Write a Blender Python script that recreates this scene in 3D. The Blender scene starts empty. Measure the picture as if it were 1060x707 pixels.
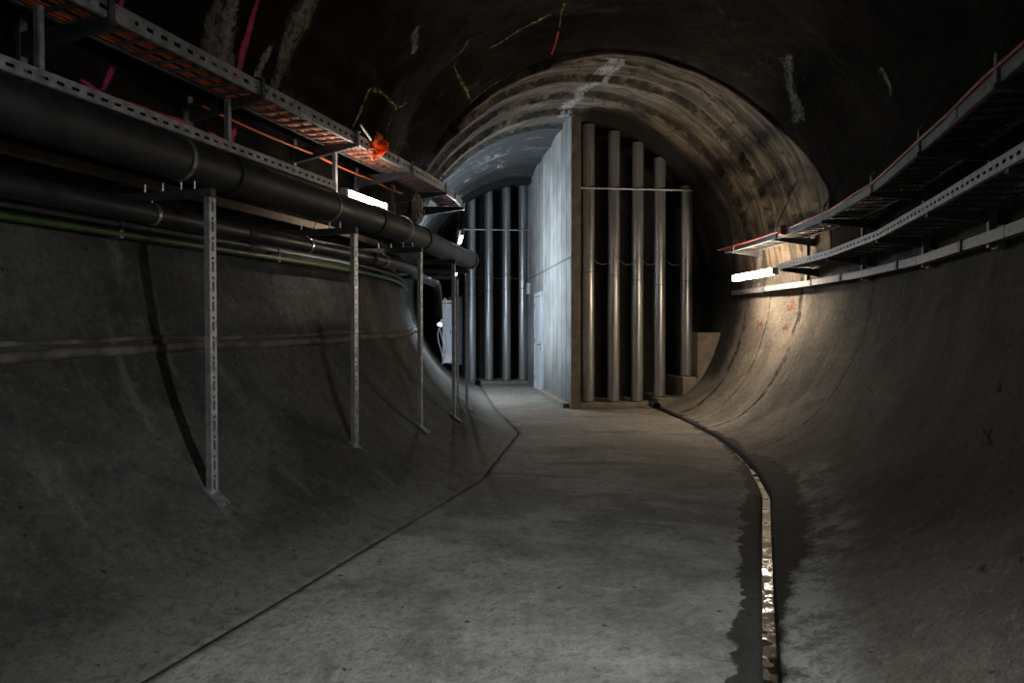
import bpy, bmesh, math, random
import numpy as np
from mathutils import Vector, Matrix
random.seed(7)
scene = bpy.context.scene
COL = scene.collection
PI = math.pi
R = math.radians

# ------------------------------------------------------------------ tunnel axis
TH0, TH1 = R(17), R(-6.3)
AX, AY, RC = .87, 6.6, 10.5
LA = RC * (TH0 - TH1)
R0, ZC, RUP = 3.07, 2.42, .35           # lining radius, centre height, extra radius of the rough vault

def axis(s):
    if s < 0:
        return AX + s*math.sin(TH0), AY + s*math.cos(TH0), TH0
    th = TH0 - min(s, LA)/RC
    x = AX + RC*(math.cos(th) - math.cos(TH0)); y = AY + RC*(math.sin(TH0) - math.sin(th))
    if s > LA:
        x += (s-LA)*math.sin(TH1); y += (s-LA)*math.cos(TH1)
    return x, y, th

SEG = None                               # stations between which trays run straight
SEGDU = None                             # sideways drift of a tray that runs on straight where the tunnel bends
def T(s, u, z=0.0):
    if SEG is not None and SEG[0] < s < SEG[-1]:
        for a, b in zip(SEG, SEG[1:]):
            if a <= s <= b:
                f = (s-a)/(b-a)
                da, db = (SEGDU(a), SEGDU(b)) if SEGDU else (0, 0)
                return T0(a, u+da, z).lerp(T0(b, u+db, z), f)
    return T0(s, u, z)

def T0(s, u, z=0.0):
    x, y, th = axis(s)
    return Vector((x + u*math.cos(th), y - u*math.sin(th), z))

def frame(s):                            # along, right
    th = axis(s)[2]
    return Vector((math.sin(th), math.cos(th), 0)), Vector((math.cos(th), -math.sin(th), 0))

def inv(x, y):
    dx, dy = x-AX, y-AY
    s = dx*math.sin(TH0) + dy*math.cos(TH0)
    if s < 0:
        return s, dx*math.cos(TH0) - dy*math.sin(TH0)
    cx, cy = AX - RC*math.cos(TH0), AY + RC*math.sin(TH0)
    vx, vy = x-cx, y-cy
    th = math.atan2(-vy, vx)
    if th > TH1:
        return (TH0-th)*RC, math.hypot(vx, vy) - RC
    X, Y, _ = axis(LA)
    dx, dy = x-X, y-Y
    return LA + dx*math.sin(TH1) + dy*math.cos(TH1), dx*math.cos(TH1) - dy*math.sin(TH1)

def table(pts):
    S, U = [], []
    for (x0, y0), (x1, y1) in zip(pts, pts[1:]):
        for k in range(20):
            f = k/20
            s, u = inv(x0+(x1-x0)*f, y0+(y1-y0)*f)
            S.append(s); U.append(u)
    s, u = inv(*pts[-1]); S.append(s); U.append(u)
    return np.array(S), np.array(U)

LJ = table([(-4.9, -7.0), (-1.54, 2.92), (-.29, 6.75), (.115, 9.75), (-.27, 12.45), (-.73, 17.1), (-1.7, 26.5)])
RJ = table([(-2.6, -7.0), (1.04, 2.86), (1.47, 4.05), (1.93, 5.3), (2.30, 6.3), (2.56, 7.4), (2.72, 8.5), (2.80, 9.6), (2.78, 10.6), (2.74, 11.4), (2.70, 12.45), (2.62, 13.2), (1.3, 26.5)])
def uL(s): return float(np.interp(s, *LJ))
def uR(s): return float(np.interp(s, *RJ))

# ------------------------------------------------------------------ noise
def _hash(ix, iy, iz):
    h = (ix.astype(np.int64)*374761393 + iy.astype(np.int64)*668265263 + iz.astype(np.int64)*2147483647) & 0xFFFFFFFF
    h = ((h ^ (h >> 13))*1274126177) & 0xFFFFFFFF
    h = (h ^ (h >> 16)) & 0xFFFF
    return h/32767.5 - 1.0

def vnoise(p):
    i = np.floor(p).astype(np.int64); f = p - i
    f = f*f*(3-2*f)
    r = 0
    for dx in (0, 1):
        wx = f[:, 0] if dx else 1-f[:, 0]
        for dy in (0, 1):
            wy = f[:, 1] if dy else 1-f[:, 1]
            for dz in (0, 1):
                wz = f[:, 2] if dz else 1-f[:, 2]
                r = r + wx*wy*wz*_hash(i[:, 0]+dx, i[:, 1]+dy, i[:, 2]+dz)
    return r

def fbm(p, octs):                        # octs: list of (scale, amplitude)
    r = np.zeros(len(p))
    for k, (sc, am) in enumerate(octs):
        r += am*vnoise(p*sc + 17.3*k)
    return r

# ------------------------------------------------------------------ materials
MATS = {}
class NG:
    def __init__(self, name):
        self.m = bpy.data.materials.new(name); self.m.use_nodes = True
        self.nt = self.m.node_tree; self.nt.nodes.clear()
        self.out = self.nt.nodes.new('ShaderNodeOutputMaterial')
        self.b = self.nt.nodes.new('ShaderNodeBsdfPrincipled')
        self.nt.links.new(self.b.outputs[0], self.out.inputs[0])
        self.obj = self.nt.nodes.new('ShaderNodeTexCoord').outputs['Object']
        MATS[name] = self.m
    def put(self, sock, v):
        if isinstance(v, bpy.types.NodeSocket): self.nt.links.new(v, sock)
        elif isinstance(v, (tuple, list)) and len(v) == 3 and sock.type == 'RGBA': sock.default_value = (*v, 1)
        else: sock.default_value = v
    def math(self, op, a, b=0.0, c=0.0, clamp=False):
        n = self.nt.nodes.new('ShaderNodeMath'); n.operation = op; n.use_clamp = clamp
        for i, v in enumerate((a, b, c)): self.put(n.inputs[i], v)
        return n.outputs[0]
    def attr(self, name, out='Fac'):
        n = self.nt.nodes.new('ShaderNodeAttribute'); n.attribute_name = name
        return n.outputs[out]
    def scale(self, vec, sx, sy, sz):
        n = self.nt.nodes.new('ShaderNodeVectorMath'); n.operation = 'MULTIPLY'
        self.put(n.inputs[0], vec); n.inputs[1].default_value = (sx, sy, sz)
        return n.outputs[0]
    def noise(self, vec, sc, det=6, rough=.6, dist=0.0):
        n = self.nt.nodes.new('ShaderNodeTexNoise')
        self.put(n.inputs['Vector'], vec); n.inputs['Scale'].default_value = sc
        n.inputs['Detail'].default_value = det; n.inputs['Roughness'].default_value = rough
        n.inputs['Distortion'].default_value = dist
        return n.outputs['Fac']
    def ramp(self, v, a, b, lo=0.0, hi=1.0):
        n = self.nt.nodes.new('ShaderNodeMapRange'); n.interpolation_type = 'SMOOTHSTEP'
        self.put(n.inputs[0], v)
        for i, x in zip((1, 2, 3, 4), (a, b, lo, hi)): self.put(n.inputs[i], x)
        return n.outputs[0]
    def mix(self, f, a, b, mode='MIX'):
        n = self.nt.nodes.new('ShaderNodeMix'); n.data_type = 'RGBA'; n.blend_type = mode
        self.put(n.inputs[0], f); self.put(n.inputs[6], a); self.put(n.inputs[7], b)
        return n.outputs[2]
    def sep(self, v):
        n = self.nt.nodes.new('ShaderNodeSeparateXYZ'); self.put(n.inputs[0], v); return n.outputs
    def bump(self, h, strength, dist=.02):
        n = self.nt.nodes.new('ShaderNodeBump'); self.put(n.inputs['Height'], h)
        n.inputs['Strength'].default_value = strength; n.inputs['Distance'].default_value = dist
        self.put(self.b.inputs['Normal'], n.outputs[0])
    def set(self, **k):
        for n, v in k.items(): self.put(self.b.inputs[n.replace('_', ' ')], v)
        return self.m

def simple(name, col, rough=.5, metal=0.0, var=.25, sc=14.0, bump=.1):
    g = NG(name)
    n = g.noise(g.obj, sc, 5)
    f = g.ramp(n, .3, .7)
    dark = tuple(c*(1-var) for c in col); lite = tuple(min(1, c*(1+var*.6)) for c in col)
    g.set(Base_Color=g.mix(f, dark, lite), Metallic=metal, Roughness=g.ramp(n, .3, .75, rough*.85, min(1, rough*1.15)))
    if bump: g.bump(g.noise(g.obj, sc*6, 3), bump, .004)
    return g.m

def joint_mask(g, s, vec, positions, width, wob):
    """dark ragged casting joints at fixed stations along the tunnel"""
    w = g.math('MULTIPLY', g.math('SUBTRACT', g.noise(vec, 3.0, 5, .7), .5), wob)
    s2 = g.math('ADD', s, w)
    tot = None
    for p, k in positions:
        d = g.math('ABSOLUTE', g.math('SUBTRACT', s2, p))
        m = g.ramp(d, width*k, width*k*2.2, 1.0, 0.0)
        tot = m if tot is None else g.math('MAXIMUM', tot, m)
    brk = g.ramp(g.noise(vec, 5.0, 6, .7), .36, .58)
    return g.math('MULTIPLY', tot, brk)

def m_wall(name, c1, c2, c3, wet=False, joints=(), brown=False, patch=False, foot=False):
    g = NG(name)
    st = g.attr('st', 'Vector'); s, t, _ = g.sep(st)
    big = g.noise(g.obj, .9, 7, .62, .4)
    mid = g.noise(g.obj, 4.5, 7, .68, .2)
    fine = g.noise(g.obj, 38, 4, .7)
    grit = g.noise(g.obj, 17, 6, .75, .3)
    run = g.noise(g.scale(st, 5.0, .8, 1), 1.0, 5, .6, .3)
    col = g.mix(g.ramp(big, .38, .62), c1, c2)
    col = g.mix(g.math('MULTIPLY', g.ramp(run, .54, .70), .5), col, c3)
    pale = g.math('MULTIPLY', g.ramp(g.noise(g.obj, 2.1, 8, .72, .5), .56, .68), g.ramp(fine, .35, .6))
    col = g.mix(g.math('MULTIPLY', pale, .45), col, tuple(min(1, c*1.25) for c in c3))
    soot = g.ramp(g.noise(g.obj, 1.6, 7, .7, .7), .55, .72)
    col = g.mix(g.math('MULTIPLY', soot, .6), col, tuple(c*.45 for c in c1))
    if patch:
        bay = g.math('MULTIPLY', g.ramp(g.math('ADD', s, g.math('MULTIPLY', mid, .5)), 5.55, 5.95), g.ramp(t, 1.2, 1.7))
        col = g.mix(g.math('MULTIPLY', bay, .93), col, (.010, .010, .009))  # darkness of the right bay painted into the wall colour
    if foot:                             # paler trowelled fillet along the foot of the wall
        ft = g.ramp(g.math('ADD', t, g.math('MULTIPLY', g.math('SUBTRACT', mid, .5), .5)), .12, .75, 1, 0)
        col = g.mix(g.math('MULTIPLY', ft, .8), col, g.mix(g.ramp(mid, .35, .65), (.15, .145, .125), (.235, .228, .20)))
    if patch:                            # concrete change at the casting joint; lamp falloff painted in as darker near side
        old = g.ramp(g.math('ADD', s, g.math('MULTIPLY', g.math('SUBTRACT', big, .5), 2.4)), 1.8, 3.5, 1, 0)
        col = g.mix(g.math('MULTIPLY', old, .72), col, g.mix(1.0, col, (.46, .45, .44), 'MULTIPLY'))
    if brown:                            # silt spread over the floor towards the kerbs
        silt = g.math('MULTIPLY', g.ramp(s, -1.5, 3.5), g.ramp(mid, .25, .6, .55, 1))
        col = g.mix(g.math('MULTIPLY', silt, .8), col, (.165, .135, .098))
        drag = g.ramp(g.noise(g.scale(st, 1.3, .45, 1), 1.3, 6, .65, .5), .52, .68)
        drag = g.math('MULTIPLY', drag, g.ramp(s, -3.2, -.5))
        col = g.mix(g.math('MULTIPLY', drag, .6), col, (.060, .054, .045))
    col = g.mix(g.math('MULTIPLY', g.ramp(mid, .5, .72), .5), col, tuple(c*.55 for c in c1))
    col = g.mix(g.math('MULTIPLY', g.ramp(fine, .45, .75), .35), col, tuple(c*.5 for c in c1))
    col = g.mix(g.math('MULTIPLY', g.ramp(grit, .50, .66), .55), col, tuple(c*.5 for c in c1))
    col = g.mix(g.math('MULTIPLY', g.ramp(grit, .46, .32), .35), col, tuple(min(1, c*1.15) for c in c3))
    pits = g.math('MAXIMUM', g.ramp(g.noise(g.obj, 16, 2, .5), .30, .25), g.ramp(g.noise(g.obj, 7, 3, .6), .27, .24))
    col = g.mix(g.math('MULTIPLY', pits, .8), col, (.012, .011, .01))
    rough = .88
    if joints:
        jm = joint_mask(g, s, g.obj, joints, .011, .16)
        col = g.mix(g.math('MULTIPLY', jm, .92), col, (.012, .010, .008))
    if wet:
        gd = g.attr('gd')
        n1 = g.math('MULTIPLY', g.math('SUBTRACT', g.noise(g.obj, 5.5, 7, .72, .3), .5), .30)
        n0 = g.math('MULTIPLY', g.math('SUBTRACT', g.noise(g.obj, 1.3, 2), .5), .30)
        e = g.math('ADD', g.math('ADD', gd, n1), n0)
        wl = g.ramp(s, .8, 2.2, .27, .10)           # the wet strip narrows further down the tunnel
        wr = g.math('MULTIPLY', wl, g.ramp(s, -3.0, -1.2, .22, 1.12))
        wl = g.math('MULTIPLY', wl, g.ramp(s, -3.6, -.9, .95, 1.0))
        hi = g.ramp(g.math('SUBTRACT', e, wr), -.012, .012, 1.0, 0.0)
        lo = g.ramp(g.math('ADD', e, g.math('MULTIPLY', wl, .62)), -.012, .012, 0.0, 1.0)
        wm = g.math('MULTIPLY', hi, lo)
        # pale salt bloom along the edge of the wet strip, on the wall side
        b1 = g.ramp(g.math('SUBTRACT', e, wr), 0.0, .05, 0.0, 1.0)
        b2 = g.ramp(g.math('SUBTRACT', e, wr), .12, .42, 1.0, 0.0)
        bl = g.math('MULTIPLY', g.math('MULTIPLY', b1, b2), g.ramp(s, .3, 1.2, .85, 0.0))
        bl = g.math('MULTIPLY', bl, g.ramp(g.math('ADD', mid, g.math('MULTIPLY', g.math('SUBTRACT', fine, .5), .5)), .38, .60))
        col = g.mix(bl, col, (.34, .35, .325))
        col = g.mix(g.math('MULTIPLY', wm, .88), col, (.012, .012, .010))
        rough = g.ramp(wm, 0, 1, .88, .8)
    g.set(Base_Color=col, Roughness=rough, Specular_IOR_Level=.2)
    h = g.math('ADD', g.math('ADD', g.math('MULTIPLY', mid, 1.0), g.math('MULTIPLY', grit, .25)), g.math('MULTIPLY', fine, .22))
    g.bump(h, .7, .04)
    return g.m

def m_rock():
    g = NG('shotcrete')
    st = g.attr('st', 'Vector')
    big = g.noise(g.obj, .8, 6, .6, .5); mid = g.noise(g.obj, 5, 7, .7, .4); fine = g.noise(g.obj, 30, 4, .7)
    run = g.noise(g.scale(st, 3.2, .55, 1), 1.0, 7, .62, .8)
    col = g.mix(g.ramp(big, .35, .65), (.009, .0075, .0055), (.025, .020, .014))
    col = g.mix(g.math('MULTIPLY', g.ramp(run, .56, .72), .7), col, (.050, .044, .033))
    blot = g.math('MULTIPLY', g.ramp(g.noise(g.obj, 1.5, 9, .78, .6), .57, .70), g.ramp(fine, .38, .6))
    col = g.mix(g.math('MULTIPLY', blot, .8), col, (.115, .105, .085))
    col = g.mix(g.math('MULTIPLY', g.ramp(mid, .5, .7), .6), col, (.006, .005, .004))
    g.set(Base_Color=col, Roughness=.95, Specular_IOR_Level=.12)
    g.bump(g.math('ADD', mid, g.math('MULTIPLY', fine, .4)), 1.0, .08)
    return g.m

def m_lining():
    g = NG('old_lining_concrete')
    st = g.attr('st', 'Vector'); s, t, _ = g.sep(st)
    band = g.noise(g.scale(st, 5.5, .35, 1), 1.0, 7, .65, .6)
    band2 = g.noise(g.scale(st, 13.0, .8, 1), 1.0, 5, .6, .4)
    mid = g.noise(g.obj, 4.0, 7, .7, .4); fine = g.noise(g.obj, 34, 4, .7)
    col = g.mix(g.ramp(band, .40, .60), (.052, .042, .030), (.19, .155, .108))
    col = g.mix(g.math('MULTIPLY', g.ramp(band2, .54, .68), .75), col, (.040, .034, .026))
    # soot-black patches
    col = g.mix(g.math('MULTIPLY', g.ramp(mid, .50, .64), .75), col, (.022, .019, .016))
    col = g.mix(g.math('MULTIPLY', g.ramp(g.noise(g.obj, 1.1, 6, .65, .6), .48, .64), .72), col, (.034, .028, .021))
    # further in: blackened with white lime runs
    far = g.ramp(s, 6.2, 7.4)
    lime = g.ramp(g.noise(g.scale(st, 4.0, 1.3, 1), 1.0, 8, .75, 1.2), .55, .70)
    farc = g.mix(lime, (.035, .036, .036), (.42, .43, .43))
    col = g.mix(far, col, farc)
    rust = g.math('MULTIPLY', g.ramp(g.noise(g.scale(st, 3.5, .5, 1), 1.3, 5, .6, .4), .60, .70), g.ramp(s, 5.5, 6.0, 1, 0))
    col = g.mix(g.math('MULTIPLY', rust, .55), col, (.26, .15, .045))
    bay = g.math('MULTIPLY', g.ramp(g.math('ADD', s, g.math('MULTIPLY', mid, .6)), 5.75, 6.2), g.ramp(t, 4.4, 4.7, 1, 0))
    col = g.mix(g.math('MULTIPLY', bay, .93), col, (.010, .010, .009))   # shade inside the right bay, painted near-black
    jm = joint_mask(g, s, g.obj, [(4.15, 1.6), (5.05, 1.2), (5.95, 1.4), (6.9, 1.0), (3.62, .8)], .014, .12)
    col = g.mix(g.math('MULTIPLY', jm, .9), col, (.010, .009, .007))
    g.set(Base_Color=col, Roughness=.85, Specular_IOR_Level=.3)
    g.bump(g.math('ADD', g.math('ADD', mid, g.math('MULTIPLY', fine, .35)), band2), .6, .035)
    return g.m

def m_paint(name, col, density=.5, sc=26.0):
    """worn spray paint / mineral run: ragged coverage over the rock"""
    g = NG(name)
    g.set(Base_Color=g.mix(g.ramp(g.noise(g.obj, 9, 4), .3, .7), tuple(c*.6 for c in col), col), Roughness=.8)
    edge = g.attr('edge')
    n = g.noise(g.obj, sc, 5, .7)
    a = g.ramp(g.math('ADD', g.math('MULTIPLY', edge, .75), g.math('MULTIPLY', g.math('SUBTRACT', n, .5), 1.7)), 1-density-.25, 1-density+.35)
    tr = g.nt.nodes.new('ShaderNodeBsdfTransparent'); mx = g.nt.nodes.new('ShaderNodeMixShader')
    g.nt.links.new(a, mx.inputs[0]); g.nt.links.new(tr.outputs[0], mx.inputs[1]); g.nt.links.new(g.b.outputs[0], mx.inputs[2])
    g.nt.links.new(mx.outputs[0], g.out.inputs[0])
    return g.m

def m_board():
    g = NG('board_marked_concrete')
    st = g.attr('st', 'Vector'); s, t, _ = g.sep(st)
    cell = g.math('FRACT', g.math('DIVIDE', s, .5))
    groove = g.ramp(g.math('ABSOLUTE', g.math('SUBTRACT', cell, .5)), .425, .46)
    hz = g.ramp(g.math('ABSOLUTE', g.math('SUBTRACT', t, 2.82)), .014, .03, 1, 0)
    joint = g.math('MAXIMUM', groove, hz)
    panel = g.nt.nodes.new('ShaderNodeTexWhiteNoise'); panel.noise_dimensions = '1D'
    g.put(panel.inputs['W'], g.math('FLOOR', g.math('DIVIDE', s, .5)))
    big = g.noise(g.obj, 1.1, 6, .6, .3); mid = g.noise(g.scale(g.obj, 3, 3, .8), 2.2, 6, .65); fine = g.noise(g.obj, 45, 4, .7)
    col = g.mix(g.ramp(big, .36, .64), (.25, .25, .24), (.43, .43, .415))
    col = g.mix(g.math('MULTIPLY', panel.outputs[0], .5), col, (.19, .19, .185))
    col = g.mix(g.math('MULTIPLY', g.ramp(mid, .52, .72), .5), col, (.13, .13, .125))
    # damp, dirty lower band
    low = g.ramp(g.math('ADD', t, g.math('MULTIPLY', mid, 1.2)), .75, 1.7, .75, 0)
    col = g.mix(low, col, (.10, .105, .09))
    spots = g.ramp(g.noise(g.scale(g.obj, 1, 1, .5), 11, 2), .72, .76)
    col = g.mix(g.math('MULTIPLY', spots, .8), col, (.04, .04, .04))
    col = g.mix(g.math('MULTIPLY', joint, .65), col, (.07, .07, .07))
    g.set(Base_Color=col, Roughness=.82, Specular_IOR_Level=.3)
    g.bump(g.math('SUBTRACT', g.math('MULTIPLY', fine, .4), joint), .5, .012)
    return g.m

def m_metal_tube():
    g = NG('galvanised_tube')
    z = g.noise(g.scale(g.obj, 9, 9, .7), 1.0, 5, .6)
    sp = g.noise(g.obj, 28, 4, .7)
    col = g.mix(g.ramp(z, .3, .7), (.36, .37, .37), (.58, .58, .575))
    col = g.mix(g.math('MULTIPLY', g.ramp(sp, .55, .75), .35), col, (.24, .24, .235))
    g.set(Base_Color=col, Metallic=.82, Roughness=g.ramp(z, .3, .7, .30, .44))
    return g.m

def m_emit(name, col, strength):
    g = NG(name)
    g.set(Base_Color=(.8, .8, .8), Emission_Color=col, Emission_Strength=strength, Roughness=.4)
    return g.m

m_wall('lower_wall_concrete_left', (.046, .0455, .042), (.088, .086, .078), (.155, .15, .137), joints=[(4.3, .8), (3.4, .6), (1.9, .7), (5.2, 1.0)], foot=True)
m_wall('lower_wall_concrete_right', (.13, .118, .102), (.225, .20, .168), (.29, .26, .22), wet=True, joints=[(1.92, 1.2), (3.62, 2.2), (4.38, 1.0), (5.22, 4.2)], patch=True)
m_wall('floor_concrete', (.20, .20, .185), (.37, .365, .335), (.43, .42, .385), wet=True, brown=True)
m_rock(); m_lining(); m_board(); m_metal_tube()
m_paint('pink_spray', (.62, .05, .19), .74)
m_paint('yellow_spray', (.20, .21, .05), .42, 18.0)
m_paint('red_spray', (.6, .05, .03), .7)
m_paint('mineral_run', (.16, .15, .12), .5, 17.0)
m_paint('white_run', (.34, .34, .33), .5, 16.0)
m_paint('black_drip', (.008, .007, .006), .75, 30.0)
m_paint('faded_red_spray', (.27, .11, .085), .36, 16.0)
m_paint('old_cover_run', (.16, .15, .13), .6, 14.0)
simple('galvanised_steel', (.46, .475, .49), .46, .55, .3, 16)
simple('dull_steel', (.24, .245, .25), .55, .55, .35, 14)
simple('dark_steel', (.075, .078, .082), .55, .3, .3, 14)
simple('bright_zinc', (.75, .75, .76), .28, .9, .15, 20)
simple('black_plastic', (.020, .020, .021), .42, 0, .25, 6, .05)
simple('black_pipe_dusty', (.020, .0195, .019), .55, 0, .35, 5, .08)
simple('black_rubber', (.010, .010, .010), .7)
simple('orange_jacket', (.82, .19, .05), .5, 0, .2, 20)
simple('red_jacket', (.30, .035, .045), .5, 0, .25, 20)
simple('grey_plastic', (.30, .30, .29), .5, 0, .3, 10)
simple('green_pipe', (.050, .095, .025), .45, 0, .3, 10)
simple('rusty_lagging', (.125, .105, .082), .9, 0, .7, 4, .8)
simple('timber', (.24, .185, .13), .8, 0, .35, 9, .3)
simple('white_paint', (.62, .63, .63), .5, 0, .12, 5)
simple('door_paint', (.50, .52, .55), .45, 0, .08, 4)
simple('blue_grey_paint', (.25, .32, .42), .5, 0, .15, 5)
simple('black_void', (.008, .008, .008), .9, 0, .2, 5, 0)
simple('plinth_concrete', (.20, .175, .135), .88, 0, .35, 5, .5)
simple('end_face_concrete', (.125, .105, .080), .88, 0, .4, 5, .5)
simple('dirt', (.20, .175, .13), .95, 0, .45, 25, .6)
simple('orange_box_paint', (.55, .11, .05), .5, 0, .25, 12)
def m_film():
    g = NG('orange_film')
    g.set(Base_Color=(.95, .33, .08), Roughness=.4)
    tl = g.nt.nodes.new('ShaderNodeBsdfTranslucent'); tl.inputs[0].default_value = (1.0, .34, .07, 1); mx = g.nt.nodes.new('ShaderNodeMixShader')
    mx.inputs[0].default_value = .75; g.nt.links.new(g.b.outputs[0], mx.inputs[1]); g.nt.links.new(tl.outputs[0], mx.inputs[2]); g.nt.links.new(mx.outputs[0], g.out.inputs[0])
    return g.m
m_film()
def m_water():
    g = NG('gutter_water')
    n = g.noise(g.obj, 9, 2, .5, .5); scum = g.ramp(g.noise(g.obj, 6.5, 5, .65), .44, .52)
    g.set(Base_Color=g.mix(scum, (.015, .013, .010), (.05, .043, .03)), Roughness=g.ramp(scum, 0, 1, .07, .55), Specular_IOR_Level=.6)
    g.bump(n, .3, .012)
    return g.m
m_water()
LAMP_R = m_emit('lamp_warm', (1.0, .79, .58), 118)
LAMP_L = m_emit('lamp_left', (1.0, .88, .76), 46)
LAMP_F = m_emit('lamp_cool', (.74, .87, 1.0), 390)
LAMP_G = m_emit('lamp_cool_near', (.74, .87, 1.0), 20)
LAMP_S = m_emit('lamp_cool_small', (.68, .80, 1.0), 30)

# ------------------------------------------------------------------ mesh builder
def link(o): COL.objects.link(o); return o

class MB:
    def __init__(self): self.v = []; self.f = []; self.mi = []; self.sm = []
    def add(self, verts, faces, smooth=False, mi=0):
        b = len(self.v); self.v.extend([tuple(p) for p in verts])
        for f in faces:
            self.f.append([b+i for i in f]); self.sm.append(smooth); self.mi.append(mi)
        return b
    def hexa(self, p):                   # 8 points: 4 bottom ring, 4 top ring
        self.add(p, [(3, 2, 1, 0), (4, 5, 6, 7), (0, 1, 5, 4), (1, 2, 6, 5), (2, 3, 7, 6), (3, 0, 4, 7)])
    def obox(self, c, ax, ay, az, sx, sy, sz):
        c = Vector(c); X, Y, Z = ax*sx/2, ay*sy/2, az*sz/2
        self.hexa([c-X-Y-Z, c+X-Y-Z, c+X+Y-Z, c-X+Y-Z, c-X-Y+Z, c+X-Y+Z, c+X+Y+Z, c-X+Y+Z])
    def tbox(self, s, u, z, ls, lu, lz):  # box set square to the tunnel at station s
        a, r = frame(s); self.obox(T(s, u, z), r, a, Vector((0, 0, 1)), lu, ls, lz)
    def sweep(self, s0, s1, u0, u1, z0, z1, ds=.3):
        n = max(1, int(math.ceil(abs(s1-s0)/ds))); V = []
        for k in range(n+1):
            s = s0+(s1-s0)*k/n
            V += [T(s, u0, z0), T(s, u1, z0), T(s, u1, z1), T(s, u0, z1)]
        F = [(0, 1, 2, 3), tuple(4*n+i for i in (3, 2, 1, 0))]
        for k in range(n):
            for i in range(4):
                j = (i+1) % 4
                F.append((4*k+i, 4*k+4+i, 4*k+4+j, 4*k+j))
        self.add(V, F)
    def tube(self, path, r, n=14, caps=True, r1=None):
        path = [Vector(p) for p in path]; m = len(path); V = []
        up = None
        for k, p in enumerate(path):
            d = (path[min(k+1, m-1)]-path[max(k-1, 0)]).normalized()
            if up is None:
                up = Vector((0, 0, 1)) if abs(d.z) < .9 else Vector((1, 0, 0))
            x = d.cross(up).normalized(); up = x.cross(d).normalized()
            rr = r if r1 is None else r+(r1-r)*k/(m-1)
            for i in range(n):
                a = 2*PI*i/n; V.append(p + (x*math.cos(a)+up*math.sin(a))*rr)
        F = [(k*n+i, k*n+(i+1) % n, (k+1)*n+(i+1) % n, (k+1)*n+i) for k in range(m-1) for i in range(n)]
        self.add(V, F, True)
        if caps:
            self.add(V[:n], [tuple(range(n))[::-1]]); self.add(V[-n:], [tuple(range(n))])
    def ring(self, c, axis_, r, wid, thk, n=20):   # a strap around a pipe
        axis_ = Vector(axis_).normalized()
        x = axis_.cross(Vector((0, 0, 1)) if abs(axis_.z) < .9 else Vector((1, 0, 0))).normalized(); y = axis_.cross(x)
        V = []
        for i in range(n):
            a = 2*PI*i/n; d = x*math.cos(a)+y*math.sin(a)
            for (rr, h) in ((r, -wid/2), (r+thk, -wid/2), (r+thk, wid/2), (r, wid/2)):
                V.append(Vector(c)+d*rr+axis_*h)
        F = []
        for i in range(n):
            j = (i+1) % n
            for q in range(4):
                F.append((4*i+q, 4*j+q, 4*j+(q+1) % 4, 4*i+(q+1) % 4))
        self.add(V, F)
    def perf(self, P, L, W, pitch, slots, thick):
        """sheet of length L, width W with open slots; P(l, w, h) maps to space, slots = [(offset, length)] per pitch, h = thickness"""
        cuts = [0.0]; holes = []
        k = 0
        while k*pitch < L-pitch*.5:
            for off, ln in slots:
                a = k*pitch+off; b = a+ln
                if b < L-.02: cuts += [a, b]; holes.append((a, b))
            k += 1
        cuts.append(L)
        wa, wb = W*.36, W*.64
        for a, b in zip(cuts, cuts[1:]):
            if b-a < 1e-5: continue
            hole = any(abs(a-h[0]) < 1e-6 for h in holes)
            for w0, w1 in (((0, wa), (wb, W)) if hole else ((0, W),)):
                self.hexa([P(a, w0, 0), P(b, w0, 0), P(b, w1, 0), P(a, w1, 0), P(a, w0, thick), P(b, w0, thick), P(b, w1, thick), P(a, w1, thick)])
    def build(self, name, mat, parent=None, bevel=0.0, label=None):
        me = bpy.data.meshes.new(name)
        off = Vector((0, 0, 0))
        if parent is not None: off = world_loc(parent)
        me.from_pydata([tuple(Vector(p)-off) for p in self.v], [], self.f)
        me.polygons.foreach_set('use_smooth', self.sm)
        mats = mat if isinstance(mat, (list, tuple)) else [mat]
        for m in mats: me.materials.append(MATS[m])
        me.polygons.foreach_set('material_index', self.mi)
        bm = bmesh.new(); bm.from_mesh(me); bmesh.ops.recalc_face_normals(bm, faces=bm.faces); bm.to_mesh(me); bm.free()
        me.update()
        o = link(bpy.data.objects.new(name, me))
        if parent is not None: o.parent = parent
        if bevel:
            b = o.modifiers.new('edge', 'BEVEL'); b.width = bevel; b.segments = 2; b.limit_method = 'ANGLE'
        if label: o['label'] = label
        return o

def world_loc(o):
    v = Vector(o.location)
    while o.parent is not None:
        o = o.parent; v += Vector(o.location)
    return v

def tag(o, label, cat, group=None, kind=None):
    o['label'] = label; o['category'] = cat
    if group: o['group'] = group
    if kind: o['kind'] = kind
    return o

def thing(name, loc, label, cat, group=None):
    o = link(bpy.data.objects.new(name, None)); o.location = loc; o.empty_display_size = .1
    return tag(o, label, cat, group)

def structure(o):
    o['kind'] = 'structure'; return o

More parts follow.
